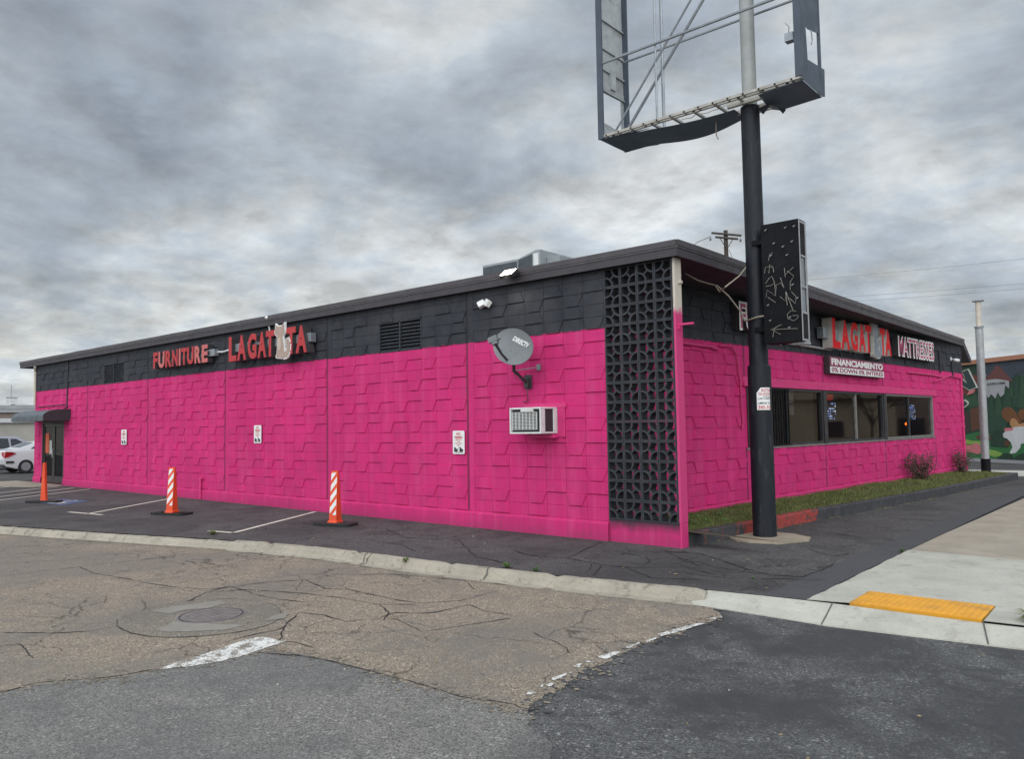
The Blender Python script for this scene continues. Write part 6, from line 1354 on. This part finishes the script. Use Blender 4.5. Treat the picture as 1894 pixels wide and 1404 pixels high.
# far left: block warehouse, roofs, tower
t = thing('warehouse', 'long beige block warehouse with a white coping behind the parked cars', 'building', (-60, 10, 0))
mb = MB(); mb.box(-20, 0, -25, 30, -0.6, 2.66); mb.build('wall', 'block_beige', t)
mb = MB()
for k in range(12): mb.box(0.0, 0.012, -25, 30, 0.2+k*0.2, 0.207+k*0.2)
mb.build('block_courses', 'stucco_grey', t)
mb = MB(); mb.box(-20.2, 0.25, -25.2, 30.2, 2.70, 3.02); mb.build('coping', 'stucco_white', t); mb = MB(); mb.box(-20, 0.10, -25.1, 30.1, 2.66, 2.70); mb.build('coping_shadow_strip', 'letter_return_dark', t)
def block(name, label, x, y, w, d, z, m, roof=None, win=None):
    t = thing(name, label, 'building', (x, y, -0.7), math.radians(-17)); mb = MB(); mb.box(-d, 0, -w/2, w/2, 0, z+0.7); mb.build('wall', m, t)
    if roof: mb = MB(); mb.box(-d-0.3, 0.3, -w/2-0.3, w/2+0.3, z+0.7, z+0.7+roof[1]); mb.build('roof', roof[0], t)
    if win:
        for (a, b, c, e) in win: mb = MB(); mb.box(0.0, 0.08, a, b, c+0.7, e+0.7); mb.build('window', 'letter_return_dark', t)
    return t
block('brown_building', 'dark brown flat roofed building above the warehouse at the left edge', -95, 15.0, 14, 15, 4.3, 'stucco_brown', ('stucco_grey', 0.3))
block('grey_building', 'long low grey roofed building behind the warehouse', -190, 52, 60, 30, 5.2, 'stucco_grey', ('stucco_white', 0.8))
block('grey_building', 'pale wide building with a rounded grey roof in the far skyline', -330, 95, 110, 40, 11.5, 'stucco_grey', ('stucco_grey', 1.5))
tw = block('tower', 'pale square tower block with a mast on the far left skyline', -676, 195.5, 6.8, 8, 30, 'stucco_white', ('stucco_grey', 0.8), [(-0.6, 2.2, 16, 19.5), (-0.6, 2.2, 20.5, 25)])
mb = MB(); mb.tube([(-4, -0.5, 31.5), (-4, -0.5, 41)], 0.25, 6); mb.build('mast', 'steel', tw)
block('office_block', 'grey office block right of the tower on the far skyline', -672, 203.5, 12.5, 20, 24.2, 'stucco_grey', ('stucco_grey', 0.5))
block('office_block', 'low grey block left of the tower on the far skyline', -680, 184, 11, 20, 21.5, 'stucco_brown', ('stucco_grey', 0.5))
# cars
def car(name, label, x, y, prof, W2, mat, glassp, wheels, r, extra):
    t = thing(name, label, 'car', (x, y, g(x, y)-0.0)); mb = MB(); n = len(prof)
    # outline in y-z extruded across with tumblehome
    secs = [(-W2, 0.0), (-W2*0.985, 0.0), (W2*0.985, 0), (W2, 0)]
    zs = [p[1] for p in prof]; belt = 0.92
    def px(s, z): k = max(0, z-belt)/0.6; return s*(W2-0.20*k-(0.05 if z < 0.35 else 0))
    L_ = [(px(-1, p[1]), p[0], p[1]) for p in prof]; R_ = [(px(1, p[1]), p[0], p[1]) for p in prof]
    tri = tessellate_polygon([[Vector((p[0], p[1], 0)) for p in prof]])
    i = len(mb.v); mb.v += L_+R_
    for q in tri: mb.f.append(tuple(i+k for k in q)); mb.mi.append(0); mb.f.append(tuple(i+n+k for k in q)); mb.mi.append(0)
    for k in range(n): mb.quad(L_[k], L_[(k+1) % n], R_[(k+1) % n], R_[k])
    mb.build('body', mat, t, bevel=0.05, seg=3, smooth=True)
    for gp in glassp:
        m2 = MB()
        for s in (-1, 1):
            P = [(px(s, p[1])+s*0.012, p[0], p[1]) for p in gp]; Q = [(px(s, p[1])-s*0.01, p[0], p[1]) for p in gp]
            m2.poly(P); [m2.quad(P[k], P[(k+1) % len(P)], Q[(k+1) % len(P)], Q[k]) for k in range(len(P))]
        m2.build('side_window', 'car_glass', t)
    for wy in wheels:
        for s in (-1, 1):
            m2 = MB(); m2.tube([(s*(W2-0.20), wy, r), (s*(W2+0.005), wy, r)], r, 28); w = m2.build('wheel', 'rubber', t, bevel=0.02)
            m2 = MB(); m2.tube([(s*(W2-0.1), wy, r), (s*(W2+0.012), wy, r)], r*0.62, 20); m2.build('rim', 'rim_metal', w)
    extra(t, px); return t
sed = [(0.15, 0.36), (0.10, 0.62), (0.14, 0.95), (0.18, 1.03), (0.45, 1.06), (0.75, 1.12), (1.35, 1.36), (1.9, 1.42), (2.6, 1.40), (3.35, 1.02), (4.3, 0.86), (4.55, 0.65), (4.55, 0.30), (3.95, 0.22), (0.6, 0.22)]
def sedx(t, px):
    for s in (-1, 1):
        m = MB(); P = [(s*0.48, 0.145, 0.96), (s*0.90, 0.18, 0.97), (s*0.915, 0.42, 0.96), (s*0.905, 0.60, 0.90), (s*0.90, 0.30, 0.74), (s*0.87, 0.14, 0.70), (s*0.66, 0.10, 0.82)]
        c = [(p[0]+s*0.02, p[1]-0.03, p[2]) for p in P]; m.poly(c[:2]+c[5:]); m.poly(c[1:6]); m.build('taillight', 'taillight', t)
    m = MB(); m.box(-0.27, 0.27, 0.065, 0.12, 0.66, 0.80); m.build('number_plate', 'sign_white', t)
    m = MB(); m.box(-0.85, 0.85, 0.08, 0.2, 0.30, 0.42); [m.box(s*0.895-0.03, s*0.895+0.03, 0.18, 0.48, 0.47, 0.57) for s in (-1, 1)]; m.build('bumper_trim', 'dark_plastic', t)
    m = MB(); m.poly([(-0.62, 0.80, 1.145), (0.62, 0.80, 1.145), (0.55, 1.33, 1.37), (-0.55, 1.33, 1.37)]); m.build('rear_window', 'car_glass', t)
car('parked_sedan', 'white sedan parked beyond the left end of the store, rear towards the lot', -34.3, 1.08, sed, 0.89, 'car_white', [[(1.15, 1.08), (1.5, 1.33), (2.5, 1.34), (3.2, 1.06)]], (0.96, 3.65), 0.305, sedx)
van = [(0.0, 0.40), (-0.02, 0.9), (0.08, 1.35), (0.25, 1.60), (1.2, 1.66), (3.1, 1.62), (3.9, 1.12), (4.9, 0.95), (5.05, 0.6), (5.0, 0.3), (4.3, 0.25), (0.4, 0.25)]
def vanx(t, px):
    m = MB(); m.box(-0.9, 0.9, 5.0, 5.08, 0.3, 0.5); m.build('bumper_trim', 'dark_plastic', t)
car('parked_minivan', 'silver grey minivan parked beside the beige warehouse wall', -39.3, 0.15, van, 0.95, 'car_silver', [[(0.35, 1.02), (0.45, 1.5), (1.9, 1.54), (2.0, 1.02)], [(2.06, 1.02), (2.0, 1.54), (2.7, 1.52), (2.75, 1.04)], [(2.82, 1.04), (2.8, 1.5), (3.05, 1.5), (3.7, 1.08)]], (0.95, 4.05), 0.34, vanx)
# bare tree past the mural roof
t = thing('bare_tree', 'bare twigged tree behind the mural building roof', 'tree', (-6.5, 43.0, -0.7)); rr = random.Random(12); mb = MB(); tw_ = MB()
def br(p, d, l, r, k):
    q = p+d*l; (mb if k < 2 else tw_).tube([p, p.lerp(q, 0.5)+Vector((rr.gauss(0, .05*l), rr.gauss(0, .05*l), 0)), q], [r, r*0.85, r*0.68], 5)
    if k >= 5: return
    for _ in range(3 if k else 4):
        nd = (d+Vector((rr.gauss(0, .5), rr.gauss(0, .5), rr.gauss(0.05, .35)))).normalized(); br(q, nd, l*rr.uniform(0.6, 0.82), r*0.6, k+1)
br(Vector((0, 0, 0)), Vector((0, 0, 1)), 2.0, 0.16, 0); mb.build('trunk', 'bark', t); tw_.build('twigs', 'bark', t)
# across the street (seen mirrored in the window glass)
t = thing('house', 'tan gabled house across the street, mirrored in the front windows', 'building', (27, 56, -0.75), math.radians(-28))
mb = MB(); mb.box(-9, 9, 0, 9, 0, 4.6); mb.build('wall', 'siding_tan', t); mb = MB(); mb.prism([(-9.6, 4.5), (9.6, 4.5), (0, 9.6)], -0.5, 9.4, 'y'); mb.build('roof', 'stucco_brown', t)
mb = MB(); mb.prism([(-8.9, 4.6), (8.9, 4.6), (0, 9.2)], -0.52, -0.50, 'y'); mb.build('gable', 'siding_tan', t)
for x in (-4, 3): mb = MB(); mb.box(x-0.8, x+0.8, -0.03, 0.0, 1.2, 2.6); mb.build('window', 'letter_return_dark', t)
t = thing('shop', 'low dark brick building across the street, mirrored in the far front window', 'building', (19, 74, -0.75), math.radians(-16))
mb = MB(); mb.box(-9, 7, 0, 10, 0, 5.5); mb.build('wall', 'stucco_brown', t); mb = MB(); mb.box(-9.2, 7.2, -0.2, 10.2, 5.5, 6.0); mb.build('parapet', 'letter_return_dark', t)
for x in (-6, 0, 4): mb = MB(); mb.box(x-1.2, x+1.2, -0.04, 0.0, 0.8, 2.8); mb.build('window', 'letter_return_dark', t)
t = thing('bare_tree', 'bare street tree across the road, mirrored in the far front window', 'tree', (17.5, 52.0, -0.75)); rr = random.Random(31); mb = MB(); tw_ = MB()
br(Vector((0, 0, 0)), Vector((0, 0, 1)), 2.2, 0.17, 0); mb.build('trunk', 'bark', t); tw_.build('twigs', 'bark', t)
